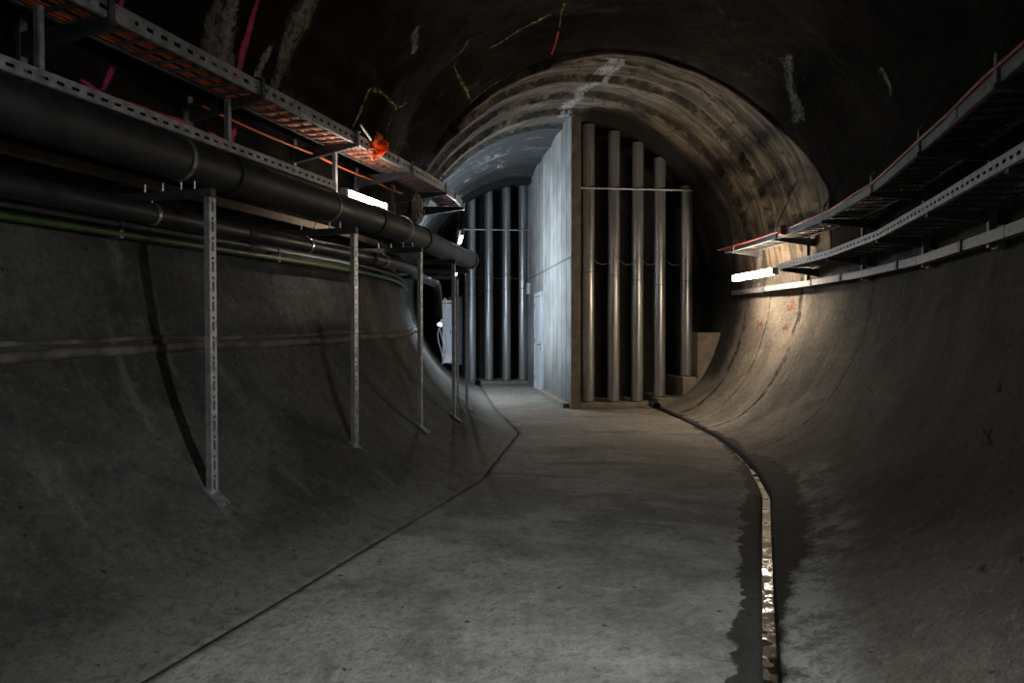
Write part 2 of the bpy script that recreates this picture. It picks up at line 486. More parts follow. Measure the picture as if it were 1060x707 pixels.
def grid_mesh(name, PTS, ST, mats, GD=None, extra=None, flip=False):
    """PTS: array (n, m, 3)"""
    n, m, _ = PTS.shape
    V = PTS.reshape(-1, 3)
    i = np.arange(n*m).reshape(n, m)
    q = np.stack([i[:-1, :-1], i[1:, :-1], i[1:, 1:], i[:-1, 1:]], -1).reshape(-1, 4)
    if flip: q = q[:, ::-1]
    F = q.tolist(); mi = [0]*len(F); V = V.tolist(); ST = ST.reshape(-1, 3).tolist()
    GD = [0.0]*len(V) if GD is None else GD.reshape(-1).tolist()
    E = [0.0]*len(V)
    for (rv, rf, re, k) in (extra or []):
        b = len(V); V += rv; ST += [[0, 0, 0]]*len(rv); GD += [0.0]*len(rv); E += re
        F += [[b+x for x in f] for f in rf]; mi += [k]*len(rf)
    me = bpy.data.meshes.new(name); me.from_pydata(V, [], F)
    me.polygons.foreach_set('use_smooth', [True]*len(F)); me.polygons.foreach_set('material_index', mi)
    for x in mats: me.materials.append(MATS[x])
    a = me.attributes.new('st', 'FLOAT_VECTOR', 'POINT'); a.data.foreach_set('vector', np.array(ST, dtype=np.float32).reshape(-1))
    a = me.attributes.new('gd', 'FLOAT', 'POINT'); a.data.foreach_set('value', np.array(GD, dtype=np.float32))
    a = me.attributes.new('edge', 'FLOAT', 'POINT'); a.data.foreach_set('value', np.array(E, dtype=np.float32))
    me.update()
    return structure(link(bpy.data.objects.new(name, me)))

# ------------------------------------------------------------------ shell
def bez(p, t):
    a = (1-t)**3; b = 3*t*(1-t)**2; c = 3*t*t*(1-t); d = t**3
    return (a*p[0][0]+b*p[1][0]+c*p[2][0]+d*p[3][0], a*p[0][1]+b*p[1][1]+c*p[2][1]+d*p[3][1])

def wall_uz(side, s, t):
    if side > 0:
        u0 = uR(s)+.10; c = [(u0, .0), (u0+.95, .13), (R0, 1.25), (R0, ZC)]
    else:
        u0 = -uL(s)+(.003+.028*min(1, max(0, (s+.6)/1.2))); c = [(u0, .0), (u0+1.0, .15), (R0, 1.30), (R0, ZC)]
    u, z = bez(c, t)
    return side*u, z

def uz_on_left(u):                       # height of the left wall at offset u (negative), near stations
    best = min((abs(wall_uz(-1, s_, k/200)[0]-u), wall_uz(-1, s_, k/200)[1]) for s_ in (0,) for k in range(201))
    return best[1]

SB, SE = -13.0, 21.0
def lower_wall(side):
    ss = np.arange(SB, SE+.01, .085); tt = np.linspace(0, 1, 56)
    pts = np.zeros((len(ss), len(tt)+3, 3)); st = np.zeros_like(pts); gd = np.zeros(pts.shape[:2])
    for i, s in enumerate(ss):
        u0 = wall_uz(side, s, 0)[0]
        edge = uR(s) if side > 0 else uL(s)
        dep = -.10 if side > 0 else -.008-.05*min(1, max(0, (s+.6)/1.2))
        prof = [(edge-side*.15, dep), (u0-(.022 if side > 0 else 0), dep), (u0-(.004 if side > 0 else .001), -.006)] + [wall_uz(side, s, t) for t in tt]
        x, y, th = axis(s); c, sn = math.cos(th), math.sin(th)
        for j, (u, z) in enumerate(prof):
            pts[i, j] = (x+u*c, y-u*sn, z)
            st[i, j] = (s, max(0, j-3)/55*3.6, 0); gd[i, j] = (u-uR(s)-.05) if side > 0 else 9.0
    flat = pts.reshape(-1, 3)
    n = fbm(flat, [(.7, .030), (1.9, .014), (5.0, .006)])
    n = n.reshape(pts.shape[:2])
    w = np.clip((np.arange(pts.shape[1])-3)/12, 0, 1) * np.clip((pts.shape[1]-1-np.arange(pts.shape[1]))/8, 0, 1)
    for i, s in enumerate(ss):
        th = axis(s)[2]
        pts[i, :, 0] += n[i]*w*math.cos(th)*-side; pts[i, :, 1] -= n[i]*w*math.sin(th)*-side
        pts[i, :, 2] += n[i]*w*.5
    extra = []
    def wribbon(pl, wd, k):
        V, F, E = [], [], []
        path = []
        for (s0, t0), (s1, t1) in zip(pl, pl[1:]):
            m = max(2, int(max(abs(s1-s0), abs(t1-t0)*3.4)/.05))
            path += [(s0+(s1-s0)*q/m, t0+(t1-t0)*q/m) for q in range(m)]
        path.append(pl[-1])
        for q, (s, t) in enumerate(path):
            s2, t2 = path[min(q+1, len(path)-1)]; s1, t1 = path[max(q-1, 0)]
            dx, dy = s2-s1, (t2-t1)*3.4; L = math.hypot(dx, dy) or 1
            for e in range(5):
                o = (e-2)/2*wd/2
                S, TT = s-dy/L*o, min(.999, max(0, t+dx/L*o/3.4))
                fi = (S-SB)/.085; i0 = int(fi); fj = TT*55; j0 = int(fj); j0 = min(j0, 54)
                a, b = fi-i0, fj-j0
                p = (pts[i0, j0+3]*(1-a)*(1-b)+pts[i0+1, j0+3]*a*(1-b)+pts[i0, j0+4]*(1-a)*b+pts[i0+1, j0+4]*a*b)
                r = frame(S)[1]
                V.append([p[0]-side*r.x*.006, p[1]-side*r.y*.006, p[2]+.006])
                E.append((0, .75, 1, .75, 0)[e]*(0 if q in (0, len(path)-1) else 1))
        for q in range(len(path)-1):
            for e in range(4): F.append([q*5+e, q*5+e+1, q*5+e+6, q*5+e+5])
        extra.append((V, F, E, k))
    if side > 0:                         # faded red paint scribbles beneath the right lamp
        for pl in ([(3.95, .80), (3.80, .86), (3.72, .80)], [(3.72, .81), (3.95, .84)], [(4.75, .70), (4.55, .76), (4.45, .70)],
                   [(4.6, .74), (4.75, .77)], [(3.75, .72), (3.95, .735)], [(3.8, .76), (3.9, .70)]):
            wribbon(pl, .13, 1)
        for pl, wd in (([(-1.95, .50), (-1.80, .505), (-1.62, .52)], .05), ([(-1.82, .485), (-1.78, .53)], .04), ([(-1.55, .60), (-1.42, .61)], .05), ([(-1.5, .585), (-1.47, .625)], .035),
                       ([(.55, .42), (.72, .43), (.95, .455)], .035), ([(1.0, .50), (1.25, .52)], .03), ([(-3.1, .33), (-3.0, .335)], .035), ([(-2.6, .44), (-2.55, .45)], .03)):
            wribbon(pl, wd, 2)
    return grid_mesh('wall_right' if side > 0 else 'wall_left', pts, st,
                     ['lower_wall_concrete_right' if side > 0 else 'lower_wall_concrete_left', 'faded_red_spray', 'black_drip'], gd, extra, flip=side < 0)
lower_wall(-1); lower_wall(1)

LIPA = [0, 13, 17, 24, 40, 59, 76, 89, 101, 115, 128, 141, 150, 180]
LIPS = [2.95, 2.85, 2.72, 2.86, 3.15, 3.30, 3.36, 3.44, 3.58, 3.80, 3.98, 4.35, 4.9, 5.4]
def lip(a): return float(np.interp(a, LIPA, LIPS))

def rock_r(S, A):                        # radius of the rough vault
    a = np.minimum(A, 180-A)
    w = np.clip(a/38, 0, 1); w = w*w*(3-2*w)
    q = np.stack([S, np.radians(A)*3.3, np.zeros_like(S)], -1).reshape(-1, 3)
    n = fbm(q, [(.55, .08), (1.3, .055), (3.1, .035), (6.5, .016)]).reshape(S.shape)
    l = np.interp(A, LIPA, LIPS)
    k = np.clip((l-S)/1.1, 0, 1); k = k*k*(3-2*k)
    return R0 + w*(.05 + (RUP-.05)*k + n*(.25+.75*k))

def polar(S, A, RAD):
    P = np.zeros(S.shape+(3,))
    for idx in np.ndindex(*S.shape):
        s = S[idx]; x, y, th = axis(s); a = R(A[idx]); u = RAD[idx]*math.cos(a)
        P[idx] = (x+u*math.cos(th), y-u*math.sin(th), ZC+RAD[idx]*math.sin(a))
    return P

def ceiling_rock():
    aa = np.linspace(0, 180, 150); ns = 190
    S = np.zeros((ns, len(aa))); A = np.zeros_like(S)
    for j, a in enumerate(aa):
        l = lip(a)
        S[:, j] = np.linspace(SB, l, ns); A[:, j] = a
    RAD = rock_r(S, A)
    # the last row turns down to the lining: the lip face
    P = polar(S, A, RAD)
    ST = np.stack([S, np.radians(A)*3.3, np.zeros_like(S)], -1)
    extra = []
    def ribbon(pl, wd, k):
        path = []
        for (s0, a0), (s1, a1) in zip(pl, pl[1:]):
            m = max(2, int(max(abs(s1-s0), abs(a1-a0)*.058)/.05))
            path += [(s0+(s1-s0)*q/m, a0+(a1-a0)*q/m) for q in range(m)]
        path.append(pl[-1])
        n = len(path); SS = np.zeros((n, 5)); AA = np.zeros((n, 5)); E = []
        for q, (s, a) in enumerate(path):
            s2, a2 = path[min(q+1, n-1)]; s1, a1 = path[max(q-1, 0)]
            dx, dy = s2-s1, (a2-a1)*.058; L = math.hypot(dx, dy) or 1
            wob = .08*wd*math.sin(q*.35+s*7)
            for e in range(5):
                o = (e-2)/2*wd/2*(1+.35*math.sin(q*.31+s))+wob
                SS[q, e] = s-dy/L*o; AA[q, e] = a+dx/L*o/.058
                E.append((0, .75, 1, .75, 0)[e]*(.3 if q in (0, n-1) else 1))
        PP = polar(SS, AA, rock_r(SS, AA)-.010)
        F = [[q*5+e, q*5+e+1, q*5+e+6, q*5+e+5] for q in range(n-1) for e in range(4)]
        extra.append((PP.reshape(-1, 3).tolist(), F, E, k))
    PINK, YEL, MIN, WHT, RED = 1, 2, 3, 4, 5
    ribbon([(-1.42, 143.5), (-1.43, 150), (-1.45, 157)], .075, PINK)
    ribbon([(-2.70, 162.6), (-2.77, 166.4)], .08, PINK)
    ribbon([(-2.95, 166), (-2.78, 166.5), (-2.36, 166.7), (-1.9, 166.2)], .05, PINK)
    ribbon([(-1.75, 166.2), (-1.49, 167.3), (-1.42, 164.0)], .10, PINK)
    ribbon([(-2.66, 153.5), (-2.69, 157)], .06, PINK)
    ribbon([(.93, 145.2), (.86, 152), (.75, 156)], 0.085, YEL)
    ribbon([(.93, 145.6), (2.03, 145.3), (2.25, 142.0)], 0.085, YEL)
    ribbon([(2.0, 145), (1.87, 152)], 0.095, YEL)
    ribbon([(3.02, 145.5), (2.95, 156)], 0.095, YEL)
    ribbon([(2.70, 126.8), (3.02, 128.2), (3.80, 128.0)], 0.085, YEL)
    ribbon([(2.92, 120), (2.86, 112), (2.74, 103)], 0.076, YEL)
    ribbon([(2.50, 100.2), (3.02, 101.9)], 0.067, YEL)
    ribbon([(3.02, 101.9), (3.46, 103.8)], .04, RED)
    ribbon([(3.72, 118), (3.84, 126), (3.89, 129.5)], .07, YEL)
    ribbon([(2.0, 123.5), (2.35, 126.5), (2.45, 131.5)], .07, MIN)
    ribbon([(-.83, 138), (-.88, 147), (-.93, 156)], .34, MIN)
    ribbon([(-1.10, 149), (-1.20, 157)], .13, WHT)
    ribbon([(-1.66, 145), (-1.66, 151), (-1.66, 157)], .30, WHT)
    ribbon([(-1.82, 146), (-1.80, 157)], .26, MIN)
    ribbon([(-2.05, 164), (-1.95, 168)], .18, WHT)
    ribbon([(2.4, 50), (2.6, 43), (2.8, 36)], .25, MIN)
    ribbon([(1.2, 34), (1.3, 28)], .12, MIN)
    ribbon([(.9, 131), (1.3, 136)], .18, MIN)
    return grid_mesh('ceiling', P, ST, ['shotcrete', 'pink_spray', 'yellow_spray', 'mineral_run', 'white_run', 'red_spray'], None, extra)
ceiling_rock()

def lining_r(S, A):
    saw = np.zeros_like(S)
    for p, h in ((3.62, .02), (4.15, .05), (5.05, .04), (5.95, .05), (6.9, .04), (8.2, .03), (9.6, .03), (11.0, .03)):
        d = S-p
        saw += np.where((d > 0) & (d < .75), -2.1*h*(1-np.clip(d, 0, .75)/.75), 0)
    a = np.minimum(A, 180-A); w = np.clip(a/12, 0, 1)
    q = np.stack([S, np.radians(A)*3.1, np.zeros_like(S)+9], -1).reshape(-1, 3)
    n = fbm(q, [(.7, .03), (2.3, .018), (6, .007)]).reshape(S.shape)
    return R0 + w*(saw + n)

def ceiling_lining():
    aa = np.linspace(0, 180, 130)
    base = np.concatenate([[0, 0], np.linspace(0, 4.5, 95), np.linspace(4.6, SE-3.4, 110)])
    S = np.zeros((len(base), len(aa))); A = np.zeros_like(S)
    for j, a in enumerate(aa):
        l = lip(a); S[:, j] = l + base*(SE-l)/(SE-3.4); A[:, j] = a
    RAD = lining_r(S, A)
    RAD[0] = rock_r(S[:1], A[:1])[0]+.03    # lip face up into the rock
    RAD[1] += .03
    P = polar(S, A, RAD)
    ST = np.stack([S, np.radians(A)*3.1, np.zeros_like(S)], -1)
    extra = []
    def rib(pl, wd, k):
        path = []
        for (s0, a0), (s1, a1) in zip(pl, pl[1:]):
            m = max(2, int(max(abs(s1-s0), abs(a1-a0)*.054)/.04))
            path += [(s0+(s1-s0)*q/m, a0+(a1-a0)*q/m) for q in range(m)]
        path.append(pl[-1]); n = len(path)
        SS = np.zeros((n, 5)); AA = np.zeros((n, 5)); E = []
        for q, (s, a) in enumerate(path):
            s2, a2 = path[min(q+1, n-1)]; s1, a1 = path[max(q-1, 0)]
            dx, dy = s2-s1, (a2-a1)*.054; L = math.hypot(dx, dy) or 1
            for e in range(5):
                o = (e-2)/2*wd/2; SS[q, e] = s-dy/L*o; AA[q, e] = a+dx/L*o/.054
                E.append((0, .75, 1, .75, 0)[e]*(.2 if q in (0, n-1) else 1))
        PP = polar(SS, AA, lining_r(SS, AA)-.012)
        extra.append((PP.reshape(-1, 3).tolist(), [[q*5+e, q*5+e+1, q*5+e+6, q*5+e+5] for q in range(n-1) for e in range(4)], E, k))
    rib([(3.5, 87.0), (4.2, 88.6), (4.9, 91), (6.2, 93)], .42, 1)     # pale run along the crown
    rib([(3.5, 84), (4.3, 87)], .2, 1)
    for p in (3.75, 4.18, 5.08):                                        # short black ties hanging at the casting joints
        for k in range(14):
            a = random.uniform(22, 160); d = random.uniform(.10, .24)
            rib([(p-.02, a), (p+d, a+random.uniform(-.8, .8))], .030, 2)
            if random.random() < .5: rib([(p, a-1.0), (p+.01, a+1.0)], .028, 2)
    for k in range(14):
        s = random.uniform(7.2, 10.5); a = random.uniform(95, 150)
        rib([(s, a), (s+random.uniform(-.1, .1), a+random.uniform(4, 14))], random.uniform(.06, .2), 1)
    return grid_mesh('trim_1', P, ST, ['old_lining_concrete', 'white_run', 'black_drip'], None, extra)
ceiling_lining()

def floor():
    ss = np.arange(SB, SE+.01, .085); m = 46
    pts = np.zeros((len(ss), m+2, 3)); st = np.zeros_like(pts); gd = np.zeros(pts.shape[:2])
    for i, s in enumerate(ss):
        a, b = uL(s), uR(s)
        us = [a+.002]+list(np.linspace(a, b, m))+[b+.028]
        for j, u in enumerate(us):
            p = T(s, u, 0); pts[i, j] = p
            st[i, j] = (s, u, 0); gd[i, j] = u-b-.05
    n = fbm(pts.reshape(-1, 3), [(.8, .006), (2.4, .004), (6, .0015)]).reshape(pts.shape[:2])
    pts[:, :, 2] = .006+n*.8; pts[:, 0, 2] = -.055; pts[:, -1, 2] = -.085
    return grid_mesh('floor', pts, st, ['floor_concrete'], gd, flip=False)
floor()

def end_wall(name, s, flipn, mat):
    mb = MB(); n = 48; V = [T(s, 0, 1.5)]
    for k in range(n): V.append(T(s, 3.9*math.cos(2*PI*k/n), 2.2+3.9*math.sin(2*PI*k/n)))
    V2 = [p+frame(s)[0]*.2*flipn for p in V]
    mb.add(V, [(0, 1+k, 1+(k+1) % n) for k in range(n)]); mb.add(V2, [(0, 1+(k+1) % n, 1+k) for k in range(n)])
    return structure(mb.build(name, mat))
end_wall('wall_back', SB+.1, -1, 'shotcrete'); end_wall('wall_front', SE-.1, 1, 'black_void')

def vault_z(u, r=R0): return ZC+math.sqrt(max(0, r*r-u*u))

# --- concrete dividing wall
S1, S2 = 6.05, 12.35
def divider():
    ss = np.linspace(S1, S2, 60); zz = np.linspace(-.05, 5.52, 50)
    n, m = len(ss), len(zz)
    faces = []
    V, ST = [], []
    def sheet(fn, A, B, mi):
        b = len(V)
        for x in A:
            for y in B:
                p, q = fn(x, y); V.append(list(p)); ST.append(q)
        k = len(B)
        for i in range(len(A)-1):
            for j in range(k-1): faces.append(([b+i*k+j, b+(i+1)*k+j, b+(i+1)*k+j+1, b+i*k+j+1], mi))
    sheet(lambda s, z: (T(s, .02, z), (s, z, 0)), ss, zz, 0)
    sheet(lambda s, z: (T(s, .20, z), (s+.2, z, 0)), ss, zz, 0)
    sheet(lambda u, z: (T(S1, u, z), (u*3, z, 0)), np.linspace(.02, .20, 4), zz, 1)
    sheet(lambda u, z: (T(S2, u, z), (u*3, z, 0)), np.linspace(.02, .20, 4), zz, 1)
    me = bpy.data.meshes.new('wall_divider'); me.from_pydata(V, [], [f for f, _ in faces])
    me.polygons.foreach_set('material_index', [k for _, k in faces])
    me.materials.append(MATS['board_marked_concrete']); me.materials.append(MATS['end_face_concrete'])
    a = me.attributes.new('st', 'FLOAT_VECTOR', 'POINT'); a.data.foreach_set('vector', np.array(ST, dtype=np.float32).reshape(-1))
    bm = bmesh.new(); bm.from_mesh(me); bmesh.ops.remove_doubles(bm, verts=bm.verts, dist=.001); bmesh.ops.recalc_face_normals(bm, faces=bm.faces); bm.to_mesh(me); bm.free()
    return structure(link(bpy.data.objects.new('wall_divider', me)))
divider()

# kerb at the foot of the dividing wall, chipped white
mb = MB(); mb.sweep(S1+.15, 9.2, -.10, .02, -.02, .10, .1)
structure(mb.build('baseboard_divider', 'plinth_concrete', bevel=.012))

# black sheets added behind the tubes, standing in for the unlit void
def void_sheet(name, s, u0, u1, thick=.12, z0=-.1):
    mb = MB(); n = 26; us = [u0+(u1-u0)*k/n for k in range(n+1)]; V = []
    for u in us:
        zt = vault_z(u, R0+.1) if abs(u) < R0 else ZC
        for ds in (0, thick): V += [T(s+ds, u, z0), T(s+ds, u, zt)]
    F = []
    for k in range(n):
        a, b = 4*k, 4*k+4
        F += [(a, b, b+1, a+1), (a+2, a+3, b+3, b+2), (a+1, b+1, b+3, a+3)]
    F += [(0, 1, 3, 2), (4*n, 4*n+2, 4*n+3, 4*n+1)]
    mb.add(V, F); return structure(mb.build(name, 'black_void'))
void_sheet('void_sheet_right', 7.45, .20, 3.2)
void_sheet('void_sheet_left', 13.2, -1.72, .35)

# rim of the far left opening: a lower ring in the vault
def rim(name, s0, s1, a0, a1, r_in, mat):
    mb = MB(); n = 60; V = []
    for k in range(n+1):
        a = R(a0+(a1-a0)*k/n)
        for s in (s0, s1):
            for r in (r_in, R0+.12): V.append(T(s, r*math.cos(a), ZC+r*math.sin(a)))
    F = []
    for k in range(n):
        a, b = 4*k, 4*k+4
        F += [(a, b, b+1, a+1), (a+2, a+3, b+3, b+2), (a, a+2, b+2, b)]
    F += [(0, 1, 3, 2), (4*n, 4*n+2, 4*n+3, 4*n+1)]
    mb.add(V, F, True); return mb.build(name, mat)
o = structure(rim('trim_2', 11.35, 11.8, 89.6, 158, 2.90, 'old_lining_concrete'))
a = o.data.attributes.new('st', 'FLOAT_VECTOR', 'POINT')
a.data.foreach_set('vector', np.array([[8.0+.5*(i % 4), (i//4)*.06, 0] for i in range(len(o.data.vertices))], dtype=np.float32).reshape(-1))

# stepped concrete at the right end of the right bay and low kerbs under the tubes
def step(name, s0, s1, u0, u1, z1, mat='plinth_concrete', z0=-.1):
    mb = MB(); mb.sweep(s0, s1, u0, u1, z0, z1, .2); return structure(mb.build(name, mat, bevel=.015))
step('trim_3', 6.20, 7.4, 2.50, 3.2, 1.42)
step('trim_4', 6.22, 7.4, 2.22, 2.50, .57)
step('trim_5', 6.18, 7.4, 1.72, 2.22, .17)
step('trim_6', 6.30, 7.4, .20, 1.72, .085)
step('trim_7', 11.85, 13.15, -1.70, .02, .085)

# ------------------------------------------------------------------ door in the dividing wall
def door():
    d = link(bpy.data.objects.new('door_1', None)); d.location = T(9.9, .0, 0); d['kind'] = 'structure'
    mb = MB(); mb.tbox(9.88, .006, 1.14, 1.0, .05, 2.24); dl = mb.build('door_leaf', 'door_paint', d, .004)
    mb = MB()
    mb.tbox(9.33, -.002, 1.18, .09, .075, 2.36); mb.tbox(10.43, -.002, 1.18, .09, .075, 2.36); mb.tbox(9.88, -.002, 2.32, 1.19, .075, .09)
    mb.build('door_frame', 'door_paint', d, .004)
    mb = MB(); mb.tbox(9.46, -.03, 1.10, .04, .012, .20)
    mb.tube([T(9.46, -.03, 1.13), T(9.46, -.075, 1.13), T(9.49, -.085, 1.13), T(9.60, -.085, 1.12)], .010, 8)
    mb.build('door_handle', 'dark_steel', dl)
    for z in (.3, 1.2, 2.05):
        mb = MB(); mb.tube([T(10.39, -.035, z-.05), T(10.39, -.035, z+.05)], .012, 8); mb.build('hinge', 'dull_steel', dl)
door()
t = thing('wall_box', T(11.6, -.05, 2.55), 'small pale grey box fixed to the dividing wall just past the door top', 'box')
mb = MB(); mb.tbox(11.6, -.03, 2.55, .22, .09, .30); mb.build('body', 'white_paint', t, .01)
mb = MB(); mb.tbox(11.6, -.08, 2.55, .18, .012, .26); mb.build('cover', 'grey_plastic', t, .004)
mb = MB(); mb.tube([T(11.6, -.03, 2.70), T(11.6, -.03, 4.2)], .010, 8); mb.build('conduit', 'grey_plastic', t)

# ------------------------------------------------------------------ vertical steel tubes
ORD = ['first', 'second', 'third', 'fourth', 'fifth']
def steel_tube(s, u, z0, ztop, label, group):
    t = thing('steel_tube', T(s, u, z0), label, 'tube', group)
    rr = .117; zj = z0+(ztop-z0)*.47 if ztop-z0 > 4 else z0+(ztop-z0)*.5
    mb = MB(); mb.tube([T(s, u, z0+.02), T(s, u, zj)], rr, 36); mb.build('lower_section', 'galvanised_tube', t)
    mb = MB(); mb.tube([T(s, u, zj), T(s, u, ztop)], rr-.003, 36); mb.build('upper_section', 'galvanised_tube', t)
    a = frame(s)[0]
    mb = MB(); mb.ring(T(s, u, zj), (0, 0, 1), rr-.001, .02, .003, 36); mb.build('joint_ring', 'dull_steel', t)
    mb = MB(); mb.tube([T(s, u, z0), T(s, u, z0+.025)], rr-.012, 30); mb.build('foot_plate', 'dark_steel', t)
    mb = MB(); mb.sweep(s-.118, s-.113, u+.01, u+.022, z0+.05, ztop-.05, 1); mb.build('seam', 'dull_steel', t)
SR, SL = 6.55, 12.2
right_us = [.455, .95, 1.42, 1.86, 2.40]; right_z0 = [.085, .085, .085, .17, .57]
for k, (u, z0) in enumerate(zip(right_us, right_z0)):
    lab = ['%s steel tube to the right of the dividing wall, beside its end face', '%s steel tube to the right of the dividing wall, standing on the low kerb',
           '%s steel tube to the right of the dividing wall, middle one of five', '%s steel tube to the right of the dividing wall, on a low concrete step',
           '%s and shortest steel tube right of the dividing wall, on a concrete block'][k] % ORD[k]
    steel_tube(SR, u, z0, vault_z(u)-.07, lab, 'steel tubes in the right bay')
left_us = [-1.50, -1.03, -.55, -.10]
for k, u in enumerate(left_us):
    lab = ['steel tube of the left bay nearest the pipework, partly behind a pipe elbow', 'second steel tube of the left bay from the pipework side',
           'third steel tube of the left bay, one away from the dividing wall', 'steel tube of the left bay standing closest to the dividing wall'][k]
    steel_tube(SL, u, .085, vault_z(u)-.07, lab, 'steel tubes in the left bay')

def rod(name, p0, p1, r, label, cat, group=None, mat='galvanised_steel'):
    t = thing(name, p0, label, cat, group)
    mb = MB(); mb.tube([p0, p1], r, 8); mb.build('bar', mat, t)
    d = (Vector(p1)-Vector(p0)).normalized()
    for p, q in ((p0, 1), (p1, -1)):
        mb = MB(); mb.tube([Vector(p), Vector(p)+d*q*.05], r*1.9, 8); mb.build('end_sleeve', 'dull_steel', t)
rod('brace_rod', T(SR-.14, .20, 4.16), T(SR-.14, 2.46, 4.16), .020, 'thin horizontal rod across the five right tubes', 'rod', 'brace rods')
rod('brace_rod', T(SL-.14, -1.72, 4.16), T(SL-.14, .02, 4.16), .020, 'thin horizontal rod across the left bay tubes', 'rod', 'brace rods')
def sag(name, pts, drop, r, mat, label, cat, group=None):
    path = []
    for p, q in zip(pts, pts[1:]):
        for k in range(12):
            f = k/12; v = Vector(p).lerp(Vector(q), f); v.z -= drop*4*f*(1-f); path.append(v)
    path.append(Vector(pts[-1]))
    mb = MB(); mb.tube(path, r, 6); return tag(mb.build(name, mat), label, cat, group)
sag('hanging_wire', [T(SR-.13, u, 2.92) for u in right_us], .20, .005, 'dull_steel', 'thin wire sagging from tube to tube across the right bay', 'wire')
sag('hanging_wire', [T(SL-.13, u, 3.0) for u in left_us], .16, .005, 'dull_steel', 'thin wire sagging from tube to tube across the left bay', 'wire')

# ------------------------------------------------------------------ support frames along the left wall
def lw(u, s):                            # wall height at offset u, station s, left side
    best = (9, 0)
    for k in range(161):
        q = wall_uz(-1, s, k/160)
        if abs(q[0]-u) < best[0]: best = (abs(q[0]-u), q[1])
    return best[1]
def lwu(z, s, side=-1):
    best = (9, 0)
    for k in range(161):
        q = wall_uz(side, s, k/160)
        if abs(q[1]-z) < best[0]: best = (abs(q[1]-z), q[0])
    return best[1]

ZARM = 2.385
frames = [(-2.86, -2.10), (-1.06, -2.08), (.62, -2.13), (2.35, -2.08), (4.30, -1.98), (5.6, -2.08)]
flabels = ['nearest slotted steel post with arm carrying the black pipes, tallest in view',
           'second slotted steel post from the camera, lit from above by the left lamp',
           'third slotted steel post from the camera, short of the pipe elbows',
           'fourth slotted steel post from the camera, below the thick pipe elbow',
           'fifth slotted steel post, second last before the left bay tubes',
           'last slotted steel post, farthest away beside the left bay tubes']
P1U, P1Z, P1R = -2.35, 2.625, .142
P2U, P2Z, P2R = -2.57, 2.27, .070
for (s, u), lb in zip(frames, flabels):
    zb = lw(u-.02, s)-.01; a, r = frame(s); Z = Vector((0, 0, 1))
    t = thing('pipe_stand', T(s, u, zb), lb, 'post', 'pipe support posts')
    w, dp = .062, .042                   # along the tunnel, across
    mb = MB(); zt = ZARM-.03
    base = T(s, u, zb)
    def P(l, wv, h, base=base, a=a, r=r, dp=dp, w=w): return base + Z*l + a*(wv-w/2) + r*(dp/2-.004+h)
    mb.perf(P, zt-zb, w, .13, [(.025, .062), (.102, .018)], .004)
    for cu, cs, lu, ls in ((0, -w/2+.002, dp-.008, .004), (0, w/2-.002, dp-.008, .004), (-dp/2+.002, 0, .004, w)):
        mb.obox(base+Z*(zt-zb)/2+r*cu+a*cs, r, a, Z, lu, ls, zt-zb)
    mb.build('post', 'galvanised_steel', t)
    ue = lwu(ZARM, s)-.02
    mb = MB(); mb.obox(T(s, (u+.03+ue)/2, ZARM), r, a, Z, (u+.03)-ue, .05, .055); arm = mb.build('arm', 'dark_steel', t, .003)
    mb = MB()
    sl = math.atan2(lw(u-.10, s)-lw(u+.10, s), .20)
    rx = (r*math.cos(sl) - Z*math.sin(sl)); rz = rx.cross(a)
    if rz.z < 0: rz = -rz
    mb.obox(T(s, u+.03, lw(u+.03, s)+.012), rx, a, rz, .19, .11, .010)
    fp = mb.build('foot_plate', 'dull_steel', t, .002)
    for k in (-1, 1):
        mb = MB(); mb.tube([T(s, u+.03, lw(u+.03, s))+rx*.07*k, T(s, u+.03, lw(u+.03, s))+rx*.07*k+rz*.045], .008, 8)
        mb.build('anchor_bolt', 'bright_zinc', fp)
    if s < 2:
        mb = MB(); mb.ring(T(s, P1U, P1Z), a, P1R+.001, .030, .006, 28); mb.build('pipe_clamp', 'dull_steel', t)
        for uu in (P1U+.13, P1U-.13, P1U+.02, P1U-.28):
            mb = MB(); mb.tube([T(s, uu, ZARM+.02), T(s, uu, ZARM+.085)], .008, 8); mb.build('stud', 'bright_zinc', arm)
        mb = MB(); mb.ring(T(s, P2U, P2Z), a, P2R+.001, .026, .005, 22)
        mb.tube([T(s, P2U, P2Z+P2R), T(s, P2U, ZARM)], .007, 8); mb.build('pipe_hanger', 'bright_zinc', t)

# ------------------------------------------------------------------ pipes on the left
def arc_pts(p0, d0, d1, rad, n=8):
    """bend starting at p0 heading d0 turning to d1"""
    d0, d1 = Vector(d0).normalized(), Vector(d1).normalized()
    ang = d0.angle(d1); axis_ = d0.cross(d1).normalized(); nrm = axis_.cross(d0).normalized()
    out = []
    for k in range(1, n+1):
        f = ang*k/n
        out.append(Vector(p0) + d0*rad*math.sin(f) + nrm*rad*(1-math.cos(f)))
    return out
t = thing('black_pipe', T(-2.86, P1U, P1Z-P1R), 'thick black pipe above the post arms, bending away at an elbow', 'pipe')
main = [T(SB+.3+(.1-SB-.3)*k/30, P1U, P1Z) for k in range(31)]
main += [Vector((-1.14, 8.6, P1Z)), Vector((-.82, 10.7, P1Z)), Vector((-.70, 11.2, P1Z))]
mb = MB(); mb.tube(main, P1R, 32); mb.build('run', 'black_pipe_dusty', t)
d0 = (main[-1]-main[-3]).normalized(); d1 = Vector((-.9, .42, -.12))
el = [main[-1]] + arc_pts(main[-1], d0, d1, .22, 10)
el2 = el + [el[-1]+d1.normalized()*1.0]
mb = MB(); mb.tube(el2, P1R, 32); mb.build('elbow', 'black_pipe_dusty', t)
